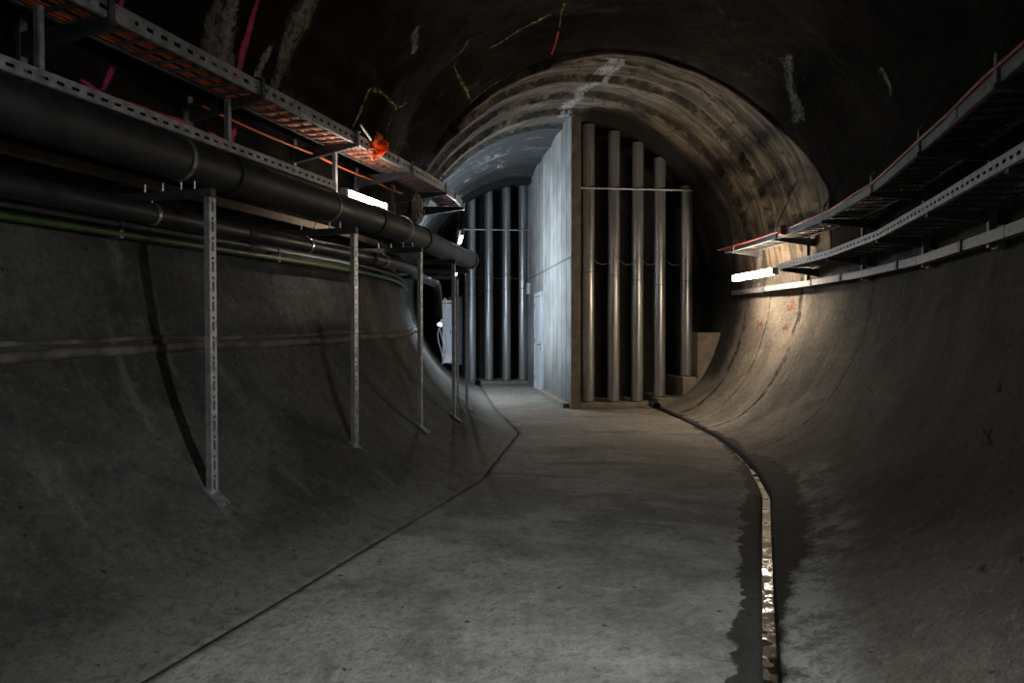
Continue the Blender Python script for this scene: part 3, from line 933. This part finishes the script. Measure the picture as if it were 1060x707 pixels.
for c, d in ((el[0], d0), (el[-1], d1), (T(-2.35, P1U, P1Z), frame(-2)[0]), (T(-.15, P1U, P1Z), frame(0)[0]), (main[31], (main[32]-main[30]).normalized())):
    mb = MB(); mb.ring(c, d, P1R-.002, .10, .014, 30); mb.build('coupling', 'black_rubber', t)
t = thing('black_pipe', T(-2.86, P2U, P2Z-P2R), 'thinner black pipe slung under the post arms, turning down at the end', 'pipe')
main = [T(SB+.3+(1.9-SB-.3)*k/34, P2U, P2Z) for k in range(35)] + [Vector((-1.38, 9.8, P2Z)), Vector((-1.31, 11.7, P2Z))]
dd = (main[-1]-main[-2]).normalized()
mb = MB(); mb.tube(main, P2R, 24); mb.build('run', 'black_plastic', t)
d1 = Vector((.02, .12, -1)); el = [main[-1]] + arc_pts(main[-1], dd, d1, .32, 10); el.append(el[-1]+d1.normalized()*.32)
mb = MB(); mb.tube(el, P2R, 24); mb.build('elbow', 'black_plastic', t)
for c, d in ((main[-1], dd), (T(-1.9, P2U, P2Z), frame(-2)[0]), (T(.2, P2U, P2Z), frame(.2)[0])):
    mb = MB(); mb.ring(c, d, P2R-.002, .07, .009, 22); mb.build('coupling', 'black_rubber', t)

def wall_pipe(name, z, off, r, s0, s1, mat, label, clamp=True, step_=.5, wob=0):
    path = []; n = int((s1-s0)/step_)
    for k in range(n+1):
        s = s0+(s1-s0)*k/n
        path.append(T(s, lwu(z, s)+off, z+wob*math.sin(k*1.7)*math.cos(k*.6)))
    t = thing(name, path[len(path)//2], label, 'pipe')
    mb = MB(); mb.tube(path, r, 14); mb.build('run', mat, t)
    if clamp:
        for s, _ in frames[:4]:
            mb = MB(); mb.tbox(s+.1, lwu(z, s)+off*.4, z, .03, abs(off)*1.6, r*2.6); mb.build('wall_clip', 'dull_steel', t)
wall_pipe('conduit_pipe', 2.235, .11, .018, SB+.3, 5.6, 'grey_plastic', 'thin pale grey pipe on the left wall just above the green pipe')
wall_pipe('conduit_pipe', 2.165, .10, .024, SB+.3, 5.6, 'green_pipe', 'thin dull green pipe on the left wall, lowest of the pipes')
# old lagged line half buried in the left wall
t = thing('lagged_line', T(-2, lwu(1.4, -2), 1.4), 'old rusty lagged line with loose strips along the left wall at waist height', 'pipe')
def wline(z, off, r, s0, s1, wob, ph):
    n = int((s1-s0)/.16); P = []
    for k in range(n+1):
        s = s0+(s1-s0)*k/n; zz = z(s)+wob*(math.sin(s*2.1+ph)+.6*math.sin(s*5.3+ph*2)); P.append(T(s, lwu(zz, s)+off, zz))
    return P
zl = lambda s: 1.335+.012*(s+4)
mb = MB(); mb.tube(wline(zl, .030, .036, SB+.3, 9.0, .008, 0), .036, 10); mb.build('pipe_run', 'rusty_lagging', t)
mb = MB(); mb.tube(wline(lambda s: zl(s)+.066, .014, .014, SB+.3, 9.0, .010, 1.3), .020, 8); mb.build('upper_strip', 'rusty_lagging', t)
mb = MB(); mb.tube(wline(lambda s: zl(s)-.05-.02*(s+2.6)*(-1), .006, .012, -5, -1.6, .008, 2.3), .012, 8); mb.build('loose_strip', 'rusty_lagging', t)

# wall rail behind the thick pipe
t = thing('support_rail', T(-1, -2.98, 2.56), 'dusty brown rail on the left wall behind the thick black pipe', 'rail')
mb = MB(); mb.sweep(SB+.3, 6.5, -2.98, -2.93, 2.53, 2.60); mb.build('channel', 'timber', t)
for k in range(9):
    mb = MB(); mb.tbox(-5.4+k*1.35, -3.01, 2.565, .05, .10, .10); mb.build('wall_bracket', 'dark_steel', t)

# ------------------------------------------------------------------ cable trays
def perf_sweep(mb, u, s0, s1, z0, z1, pitch, slots, thick):
    mb.perf(lambda l, w, h: T(s0+l, u+h, z0+w), s1-s0, z1-z0, pitch, slots, thick)

def bracket_mesh(mb, s, u_tip, u_root, z, hroot, htip, w=.045):
    a, r = frame(s)
    pr = [(u_root, z), (u_tip, z), (u_tip, z-htip), (u_root, z-hroot)]
    for side in (-1,):
        V = [T(s, u, zz)+a*w/2*k for k in (-1, 1) for (u, zz) in pr]
        mb.add(V, [(0, 1, 2, 3), (7, 6, 5, 4), (0, 4, 5, 1), (1, 5, 6, 2), (2, 6, 7, 3), (3, 7, 4, 0)])

# upper left cable ladder
SEG = [-7.0, -4.0, -.95, .75, 2.1, 3.3, 4.5]
SEGDU = lambda s: .38*max(0, s-1.2)/3.1
LT_U0, LT_U1, LT_Z = -2.39, -2.74, 3.345
LT_S0, LT_S1 = -6.9, 4.35
t = thing('cable_ladder', T(-1, -2.55, LT_Z), 'long overhead cable ladder with slotted side rail and orange cables, left wall', 'cable tray')
mb = MB(); perf_sweep(mb, LT_U0, LT_S0, LT_S1, LT_Z, LT_Z+.10, .115, [(.03, .055)], .004)
mb.sweep(LT_S0, LT_S1, LT_U0-.028, LT_U0, LT_Z-.004, LT_Z); mb.sweep(LT_S0, LT_S1, LT_U0-.012, LT_U0+.004, LT_Z+.10, LT_Z+.104)
mb.build('outer_rail', 'galvanised_steel', t)
mb = MB(); mb.sweep(LT_S0, LT_S1, LT_U1-.004, LT_U1, LT_Z, LT_Z+.10); mb.sweep(LT_S0, LT_S1, LT_U1, LT_U1+.028, LT_Z-.004, LT_Z); mb.build('inner_rail', 'dull_steel', t)
k = 0; s = LT_S0+.08
while s < LT_S1:
    mb = MB(); mb.tbox(s, (LT_U0+LT_U1)/2, LT_Z+.008, .035, LT_U0-LT_U1-.01, .012); mb.build('rung', 'dull_steel', t); s += .165
lbr = [-4.8, -3.35, -1.95, -.43, 1.10, 2.6, 4.0]
for s in lbr:
    mb = MB(); root = -3.10
    bracket_mesh(mb, s, LT_U0+.03, root, LT_Z-.005, .155, .035)
    mb.tbox(s, LT_U0+.022, LT_Z+.05, .04, .012, .15)
    bk = mb.build('bracket', 'dark_steel', t, .002)
    mb = MB(); mb.tube([T(s, LT_U0+.02, LT_Z+.06), T(s, LT_U0+.05, LT_Z+.06)], .010, 8); mb.build('bolt', 'bright_zinc', bk)
    mb = MB(); mb.tbox(s, -3.09, LT_Z-.22, .05, .045, .62); mb.build('wall_channel', 'dull_steel', t, .002)
for s in (-3.25, -1.35, .75, 3.3):
    mb = MB(); mb.tbox(s, LT_U0+.006, LT_Z+.05, .16, .006, .085); mb.build('splice_plate', 'galvanised_steel', t, .002)
for k in range(9):
    off = LT_U1+.035+k*.034
    path = []
    n = 44
    for q in range(n+1):
        s = LT_S0+.05+(LT_S1-.1-LT_S0)*q/n
        path.append(T(s, off+.008*math.sin(q*.8+k*2.1)+.005*math.sin(q*2.2+k), LT_Z+.03+.003*math.sin(q*1.3+k)))
    mb = MB(); mb.tube(path, .0145, 8)
    tag(mb.build('power_cable', 'orange_jacket' if k % 4 != 3 else 'black_plastic'), 'orange cable lying in the overhead left cable ladder' if k % 4 != 3 else 'black cable lying among orange ones in the left cable ladder', 'cable', 'orange cables in the left ladder' if k % 4 != 3 else 'black cables in the left ladder')
# loose orange cable under the ladder, near the wall
sag('loose_cable', [T(s, -2.86, LT_Z-.075) for s in (-2.05, -.43, 1.10, 2.2)], .015, .011, 'orange_jacket', 'single orange cable strung along the wall under the left ladder', 'cable')

# lower left perforated tray
LS_Z = 2.835
t = thing('cable_tray', T(-2, -2.45, LS_Z), 'slotted steel tray running close above the thick black pipe, left wall', 'cable tray')
mb = MB(); perf_sweep(mb, -2.45, -6.9, -.72, LS_Z, LS_Z+.072, .095, [(.025, .048)], .004)
mb.sweep(-6.9, -.72, -2.475, -2.446, LS_Z+.072, LS_Z+.076); mb.build('outer_rail', 'galvanised_steel', t)
mb = MB(); mb.sweep(-6.9, -.72, -2.80, -2.45, LS_Z-.006, LS_Z-.002); mb.build('tray_bottom', 'dull_steel', t)
mb = MB(); mb.sweep(-6.9, -.72, -2.804, -2.80, LS_Z-.006, LS_Z+.07); mb.build('inner_rail', 'dull_steel', t)
for s, u in ((-3.62, -2.60), (-2.0, -2.66), (-.42, -2.62)):
    mb = MB(); a, r = frame(s); base = T(s, u, LS_Z); w, dp = .036, .03; L = LT_Z-.02-LS_Z
    mb.perf(lambda l, wv, h: base+Vector((0, 0, 1))*l+a*0+r*(wv-w/2)-a*(.02+h), L, w, .085, [(.02, .04)], .003)
    mb.obox(base+Vector((0, 0, L/2)), r, a, Vector((0, 0, 1)), w, .03, L)
    mb.build('hanger', 'galvanised_steel', t)
for s in (-.9, -2.35, -3.8, -5.3):
    mb = MB(); bracket_mesh(mb, s, -2.46, -3.08, LS_Z-.008, .10, .03); mb.build('bracket', 'dark_steel', t, .002)

SEG = SEGDU = None
# ------------------------------------------------------------------ lamps
def lamp(s0, s1, u, z, mat, label, h=.085, w=.075, face=1, hang=None, shade=False, caps=True):
    t = thing('fluorescent_lamp', T((s0+s1)/2, u, z), label, 'lamp', 'fluorescent wall lamps')
    L = s1-s0
    mb = MB(); n = 8; V = []
    sect = [(-w/2, -h/2+.012), (-w/2+.02, -h/2), (w/2-.02, -h/2), (w/2, -h/2+.015), (w/2, h/2-.015), (w/2-.02, h/2), (-w/2+.02, h/2), (-w/2, h/2-.012)]
    for q in range(2):
        s = s0+.035 if q == 0 else s1-.035
        for (du, dz) in sect: V.append(T(s, u+du, z+dz))
    F = [tuple(range(8)), tuple(range(15, 7, -1))] + [(i, (i+1) % 8, 8+(i+1) % 8, 8+i) for i in range(8)]
    mb.add(V, F); mb.build('diffuser', mat, t)
    for s in ((s0+.018, s1-.018) if caps else (s1-.018,)):
        mb = MB(); mb.tbox(s, u, z, .036, w+.008, h+.008); mb.build('end_cap', 'white_paint', t, .006)
    mb = MB(); mb.sweep(s0+.05, s1-.05, u-face*(w/2+.035), u-face*(w/2+.002), z-.03, z+.03); mb.build('housing', 'grey_plastic', t)
    if shade:
        mb = MB(); mb.sweep(s0, s1, u-face*(w/2+.045), u-face*(w/2+.037), z-.11, z+.09); mb.build('back_shade', 'dull_steel', t)  # sheet added to keep lamp light off the wall behind
    if hang:
        for s in (s0+.05,):
            mb = MB(); mb.tbox(s, u-face*(w/2+.02), z+hang/2, .03, .012, hang); mb.build('hanger', 'dull_steel', t)
    return t
lamp(-.62, .34, -2.45, 2.838, 'lamp_left', 'fluorescent lamp at the end of the slotted tray above the thick black pipe', .075, .07, 1)
lamp(3.42, 4.72, 2.55, 2.345, 'lamp_warm', 'fluorescent lamp on the right wall at the end of the slotted tray', .10, .09, -1)
lamp(4.2, 5.4, -2.05, 2.98, 'lamp_cool_near', 'cool white lamp behind the pipe elbow on the left, the nearer one', .085, .05, 1, .40, True)
lamp(7.5, 8.7, -2.05, 2.70, 'lamp_cool', 'cool white lamp deep on the left, seen just under the pipe elbow', .085, .08, 1, .40, True)
lamp(10.6, 11.1, -2.36, 1.60, 'lamp_cool_small', 'small bright lamp low on the left wall beyond the posts', .09, .08, 1, caps=False)

# orange film tied over the ladder rail, lit by the lamp beneath
def crumple(s0, n, m, wid, hgt):
    V = []
    for i in range(n+1):
        for j in range(m+1):
            f, q = i/n, j/m
            s = s0+wid*(f-.5)*(1-.35*abs(q-.5))+.03*math.sin(9*q+3*f)
            zz = LT_Z+.18-hgt*q
            u = LT_U0+.025+.045*math.sin(7*f+4*q)+.03*math.cos(11*q-3*f)+.03*q
            V.append(T(s, u, zz+.02*math.sin(8*f+2)))
    F = [(i*(m+1)+j, (i+1)*(m+1)+j, (i+1)*(m+1)+j+1, i*(m+1)+j+1) for i in range(n) for j in range(m)]
    return V, F
t = thing('warning_film', T(-.12, LT_U0, LT_Z+.1), 'crumpled orange plastic film tied over the left ladder rail above the lamp', 'plastic film')
mb = MB(); V, F = crumple(-.06, 14, 12, .26, .20); mb.add(V, F, True); o = mb.build('sheet', 'orange_film', t)
sm = o.modifiers.new('thick', 'SOLIDIFY'); sm.thickness = .004
mb = MB(); c = T(-.16, LT_U0+.01, LT_Z-.03)
a, r = frame(-.1)
mb.tube([c+a*.09*math.cos(x)+Vector((0, 0, 1))*.06*math.sin(x)+r*.02*math.sin(2*x) for x in [2*PI*k/16 for k in range(17)]], .010, 8)
mb.build('cable_loop', 'orange_jacket', t)
mb = MB(); mb.tube([T(-.42, LT_U0+.02, LT_Z+.20), T(-.36, LT_U0+.03, LT_Z+.16), T(-.22, LT_U0+.03, LT_Z+.10)], .012, 8); mb.build('tie', 'white_paint', t)

# tangle of cable at the far end of the left ladder
t = thing('cable_coil', T(1.9, -2.55, 3.05), 'tangled coil of grey cable hanging under the far end of the left ladder', 'cable')
mb = MB(); P = []
for k in range(90):
    x = k*.42; P.append(T(1.9+.16*math.cos(x)+.002*k, -2.50+.05*math.sin(x*.37), 3.06+.13*math.sin(x)+.03*math.sin(x*.21)))
mb.tube(P, .009, 6); mb.build('loops', 'grey_plastic', t)
mb = MB(); P = [T(2.1+.07*math.sin(k*1.1), -2.48+.04*math.cos(k*.8), 3.0-.045*k+.02*math.sin(k*2)) for k in range(9)]; mb.tube(P, .010, 6)
mb.tube([T(1.9, -2.5, 3.19), T(1.9, -2.5, LT_Z)], .006, 6); mb.build('loose_end', 'timber', t)

# stays from the ladder brackets up to the rock
def stay(p0, p1, label):
    t = thing('stay_rod', p1, label, 'rod', 'tray stay rods')
    mb = MB(); mb.tube([p0, p1], .0055, 6); mb.build('wire', 'dark_steel', t)
    mb = MB(); d = (Vector(p0)-Vector(p1)).normalized(); mb.tube([Vector(p1), Vector(p1)+d*.06], .013, 8); mb.build('turnbuckle', 'dull_steel', t)
ll = ['stay rod from the ladder to the rock left of the pink paint line', 'stay rod over the left ladder beside the pale mineral streaks', 'stay rod rising from the left ladder at the orange film',
      'stay rod rising from the left ladder below the yellow marks', 'stay rod from the left ladder to the lip of the arch', 'last stay rod over the left ladder, against the arch ring']
for s, lb in zip(lbr[1:], ll):
    a = 158; rr = float(rock_r(np.array([[s]]), np.array([[float(a)]]))[0, 0]) if s < lip(a) else R0
    stay(T(s, rr*math.cos(R(a))+.0, ZC+rr*math.sin(R(a))+.0), T(s, LT_U0+.02, LT_Z+.12), lb)

# ------------------------------------------------------------------ right wall trays
SEG = [-6.6, -2.33, -.85, .58, 1.95, 3.3, 4.62, 5.3]
RT_U, RT_Z = 2.50, 2.80
RT_S0, RT_S1 = -6.5, 5.0
t = thing('cable_ladder', T(0, 2.7, RT_Z), 'upper cable ladder along the right wall with red cables on its edge', 'cable tray')
mb = MB(); mb.sweep(RT_S0, RT_S1, RT_U-.004, RT_U, RT_Z, RT_Z+.075); mb.sweep(RT_S0, RT_S1, RT_U, RT_U+.03, RT_Z-.004, RT_Z); mb.build('outer_rail', 'dull_steel', t)
mb = MB(); mb.sweep(RT_S0, RT_S1, 2.90, 2.904, RT_Z, RT_Z+.075); mb.sweep(RT_S0, RT_S1, 2.87, 2.90, RT_Z-.004, RT_Z); mb.build('inner_rail', 'dull_steel', t)
s = RT_S0+.05
while s < RT_S1:
    mb = MB(); mb.tbox(s, 2.70, RT_Z+.006, .05, .38, .012); mb.build('rung', 'dark_steel', t); s += .165
rbr = [-3.8, -2.33, -.85, .58, 1.95, 3.3, 4.62]
for s in rbr:
    mb = MB(); bracket_mesh(mb, s, RT_U-.03, 3.12, RT_Z-.005, .12, .03); mb.build('bracket', 'dark_steel', t, .002)
    mb = MB(); mb.tbox(s, RT_U-.015, RT_Z+.075, .04, .012, .16); mb.build('end_post', 'dull_steel', t, .002)
for s in (-3.0, -1.6, 1.3, 2.75):
    mb = MB(); mb.tbox(s, RT_U-.008, RT_Z+.04, .15, .006, .06); mb.build('splice_plate', 'dull_steel', t, .002)
for k, (du, dz) in enumerate(((-.016, .082), (.012, .088), (.04, .084))):
    P = [T(RT_S0+.1+(RT_S1+.15-RT_S0)*q/60, RT_U+du+.004*math.sin(q*1.1+k), RT_Z+dz+.005*math.sin(q*.9+2*k)) for q in range(61)]
    mb = MB(); mb.tube(P, .012, 8)
    tag(mb.build('red_cable', 'red_jacket'), 'red cable clipped along the outer edge of the right upper ladder', 'cable', 'red cables on the right ladder')
for k in range(6):
    P = [T(RT_S0+.1+(RT_S1-RT_S0-.2)*q/40, 2.60+k*.048+.006*math.sin(q*.9+k*2), RT_Z+.032+.004*math.sin(q*1.3+k)) for q in range(41)]
    mb = MB(); mb.tube(P, .017, 8); tag(mb.build('power_cable', 'black_plastic'), 'black cable lying in the right upper ladder', 'cable', 'black cables in the right ladder')
t = thing('junction_box', T(3.02, RT_U-.03, RT_Z+.02), 'small orange-red junction box on the edge of the right upper ladder', 'box')
mb = MB(); mb.tbox(3.02, RT_U-.045, RT_Z+.065, .15, .07, .13); mb.build('body', 'orange_box_paint', t, .008)
mb = MB(); mb.tbox(3.02, RT_U-.085, RT_Z+.065, .13, .012, .11); mb.build('cover', 'orange_box_paint', t, .004)
for k in (-1, 1):
    mb = MB(); mb.tube([T(3.02+k*.075, RT_U-.045, RT_Z+.08), T(3.02+k*.105, RT_U-.03, RT_Z+.08)], .012, 8); mb.build('gland', 'black_plastic', t)

RL_U, RL_Z = 2.55, 2.36
t = thing('cable_tray', T(0, 2.7, RL_Z), 'slotted steel tray on the right wall ending at the lamp', 'cable tray')
mb = MB(); perf_sweep(mb, RL_U-.004, -6.5, 3.36, RL_Z, RL_Z+.075, .095, [(.025, .05)], .004)
mb.sweep(-6.5, 3.36, RL_U-.004, RL_U+.02, RL_Z+.075, RL_Z+.079); mb.sweep(-6.5, 3.36, RL_U-.006, RL_U+.02, RL_Z-.004, RL_Z); mb.build('outer_rail', 'galvanised_steel', t)
s = -6.45
mb = MB(); mb.sweep(-6.5, 3.36, 2.90, 2.904, RL_Z, RL_Z+.07); mb.build('inner_rail', 'dull_steel', t)
while s < 3.3:
    mb = MB(); mb.tbox(s, 2.73, RL_Z+.004, .05, .34, .010); mb.build('rung', 'dark_steel', t); s += .22
for s in (-3.8, -2.33, -.85, .58, 1.95, 3.2):
    mb = MB(); bracket_mesh(mb, s+.03, RL_U, 3.12, RL_Z-.005, .12, .03); mb.build('bracket', 'dark_steel', t, .002)
for k in range(4):
    P = [T(-6.4+(9.6)*q/40, 2.64+k*.06+.006*math.sin(q*.9+k*2), RL_Z+.03) for q in range(41)]
    mb = MB(); mb.tube(P, .019, 8); tag(mb.build('power_cable', 'black_plastic'), 'black cable lying in the slotted tray of the right wall', 'cable', 'black cables in the right slotted tray')
hl = ['perforated wall post behind the right trays nearest the camera', 'perforated wall post behind the right trays, second in view', 'perforated wall post behind the right trays, third in view',
      'perforated wall post behind the right trays, fourth in view', 'perforated wall post just before the right lamp', 'wall post behind the right lamp']
for s, lb in zip((-2.33, -.85, .58, 1.95, 3.3, 4.62), hl):
    a, r = frame(s); base = T(s, 2.955, 2.08); L = .78; w = .05
    t = thing('wall_post', base, lb, 'post', 'wall posts behind the right trays')
    mb = MB(); mb.perf(lambda l, wv, h: base+Vector((0, 0, 1))*l+r*(wv-w/2)-a*(.022+h), L, w, .10, [(.02, .05)], .004)
    mb.obox(base+Vector((0, 0, L/2)), r, a, Vector((0, 0, 1)), w, .036, L); mb.build('channel', 'dull_steel', t)
    mb = MB(); mb.tbox(s, 3.0, 2.12, .12, .05, .10); mb.build('wall_plate', 'dull_steel', t, .003)
# wall trunking
t = thing('trunking', T(0, 2.93, 2.15), 'pale square trunking low on the right wall beneath the trays', 'trunking')
mb = MB(); mb.sweep(-6.5, 5.6, 2.895, 2.965, 2.105, 2.185); mb.build('duct', 'dull_steel', t)
for s in (-4, -2.4, -.45, 1.0, 2.35, 3.1, 4.4):
    mb = MB(); mb.tbox(s, 2.925, 2.145, .07, .084, .092); mb.build('clip', 'dark_steel', t, .003)
for s in (-1.2, 1.75, 3.9):
    mb = MB(); mb.tbox(s, 2.93, 2.145, .12, .076, .086); mb.build('joint_cover', 'dull_steel', t, .003)
rl = ['stay rod at the top of the right ladder in the upper corner', 'stay rod above the right ladder, second from the upper corner', 'stay rod above the right ladder near the middle of its run',
      'stay rod above the right ladder just before the arch edge', 'stay rod above the right ladder by the orange box', 'stay rod at the far end of the right ladder above the lamp']
for s, lb in zip(rbr[1:], rl):
    a = 24; rr = float(rock_r(np.array([[s]]), np.array([[float(a)]]))[0, 0]) if s < lip(a) else R0
    stay(T(s, rr*math.cos(R(a)), ZC+rr*math.sin(R(a))), T(s, RT_U-.015, RT_Z+.15), lb)

SEG = None
# ------------------------------------------------------------------ far left passage
t = thing('electrical_cabinet', T(11.9, -2.12, 0.0), 'tall white electrical cabinet at the end of the left passage', 'cabinet')
zb = max(lw(-2.25, 11.9), .0)
mb = MB(); mb.tbox(12.0, -2.16, (zb+2.25)/2, .5, .26, 2.05-zb); mb.build('body', 'white_paint', t, .008)
mb = MB(); mb.tbox(11.742, -2.16, 1.45, .012, .22, 1.2); dp_ = mb.build('door_panel', 'door_paint', t, .004)
mb = MB(); mb.tbox(11.73, -2.08, 1.4, .016, .02, .12); mb.build('handle', 'dark_steel', dp_)
mb = MB(); mb.tbox(12.0, -2.16, 2.21, .6, .32, .06); mb.build('cap', 'white_paint', t, .006)
t = thing('blue_panel', T(13.6, -1.85, .1), 'blue-grey upright panel between the cabinet and the left tubes', 'panel')
mb = MB(); mb.tbox(13.6, -1.9, 1.42, .06, .34, 1.96); mb.build('sheet', 'blue_grey_paint', t, .006)
for (q, w_, h_, z_) in ((-2.08, .03, 1.96, 1.42), (-1.72, .03, 1.96, 1.42), (-1.9, .39, .03, 2.41)):
    mb = MB(); mb.tbox(13.56, q, z_, .05, w_, h_); mb.build('edge_trim', 'dull_steel', t)
clab = ['dark loose cable nearest the tunnel wall beside the white cabinet', 'dark loose cable hanging between wall and cabinet, middle one', 'dark loose cable hanging closest to the white cabinet']
for k in range(3):
    P = [T(9.6+.5*q/10+k*.18, -2.36+.05*k+.06*math.sin(q*.7+k), 2.2-.13*q+.02*math.sin(q+k)) for q in range(13)]
    mb = MB(); mb.tube(P, .013, 6); tag(mb.build('loose_cable', 'grey_plastic'), clab[k], 'cable', 'loose cables by the cabinet')

# ------------------------------------------------------------------ water, drains, rubble
def water():
    mb = MB(); ss = np.arange(SB+.3, 5.9, .06); V = []
    for s in ss: V += [T(s, uR(s)+.022, -.066), T(s, uR(s)+.084, -.066), T(s, uR(s)+.084, -.10), T(s, uR(s)+.022, -.10)]
    F = [(4*i, 4*i+1, 4*i+5, 4*i+4) for i in range(len(ss)-1)] + [(0, 1, 2, 3), tuple(4*(len(ss)-1)+q for q in (3, 2, 1, 0))]
    mb.add(V, F, True); return tag(mb.build('gutter_water', 'gutter_water'), 'dark shining water lying in the narrow gutter right of the floor', 'water', kind='stuff')
water()
def drain(s, u, z, r, label):
    t = thing('drain_pipe', T(s, u, z), label, 'pipe', 'drain pipe ends')
    a, rr = frame(s)
    mb = MB(); mb.tube([T(s, u, z), T(s+.35, u, z+.01)], r, 16, caps=False); mb.build('barrel', 'black_plastic', t)
    mb = MB(); mb.ring(T(s+.015, u, z), a, r-.006, .03, .014, 18); mb.build('mouth', 'black_rubber', t)
    mb = MB(); mb.tube([T(s+.1, u, z), T(s+.11, u, z)], r-.004, 16); mb.build('inside', 'black_void', t)
drain(6.0, 1.64, .05, .065, 'black drain mouth at the kerb where the right gutter ends')
drain(11.35, -1.38, .08, .075, 'black drain mouth at the foot of the left bay tubes')
def rubble():
    mb = MB()
    rnd = random.Random(3)
    for k in range(150):
        if k % 3: s, u = 6.22-abs(rnd.gauss(0, .12)), rnd.uniform(.25, 1.55)
        else: s, u = 11.7-abs(rnd.gauss(0, .2)), rnd.uniform(-1.3, -.1)
        r = rnd.uniform(.008, .035); c = T(s, u, .012+r*.35); V = []
        for (x, y, z) in ((1, 0, 0), (-1, 0, 0), (0, 1, 0), (0, -1, 0), (0, 0, 1), (0, 0, -1)):
            V.append(c+Vector((x*r*rnd.uniform(.6, 1.3), y*r*rnd.uniform(.6, 1.3), z*r*.6)))
        mb.add(V, [(0, 2, 4), (2, 1, 4), (1, 3, 4), (3, 0, 4), (2, 0, 5), (1, 2, 5), (3, 1, 5), (0, 3, 5)])
    return tag(mb.build('rubble', 'dirt'), 'crumbs of dirt and grit strewn along the kerbs under the tubes', 'rubble', kind='stuff')
rubble()

# ------------------------------------------------------------------ light from the lamps further back along the tunnel (behind the camera)
def area(name, p, target, col, power, sx, sy):
    l = bpy.data.lights.new(name, 'AREA'); l.shape = 'RECTANGLE'; l.size = sx; l.size_y = sy; l.color = col; l.energy = power; l.spread = R(118)   # spread narrowed to keep light off the upper trays and ceiling
    o = link(bpy.data.objects.new(name, l)); o.location = p
    o.rotation_euler = (Vector(target)-Vector(p)).to_track_quat('-Z', 'Y').to_euler()
    return o
area('right_rear_lamp', T(-4.7, 2.45, 2.36), T(-4.0, -.3, .0), (.95, .99, 1.0), 37, .1, 1.2)
area('left_rear_lamp', T(-8.6, -2.2, 2.8), T(-3.0, 1.0, 0), (.95, 1.0, .92), 4, .1, 1.2)

w = bpy.data.worlds.new('World'); scene.world = w; w.use_nodes = True
w.node_tree.nodes['Background'].inputs[0].default_value = (0, 0, 0, 1)

cam = bpy.data.cameras.new('Camera'); co = link(bpy.data.objects.new('Camera', cam))
cam.sensor_width = 36; cam.lens = 707/1060*36; cam.clip_start = .05
co.location = (0, 0, 1.5); co.rotation_euler = (PI/2-math.atan(13.5/707), 0, 0)
scene.camera = co
scene.view_settings.view_transform = 'Standard'; scene.view_settings.look = 'None'
scene.view_settings.exposure = 0.0; scene.view_settings.gamma = 1.0; scene.view_settings.use_curve_mapping = False
scene.cycles.max_bounces = 8; scene.cycles.diffuse_bounces = 4; scene.cycles.sample_clamp_indirect = 6
scene.cycles.use_denoising = True
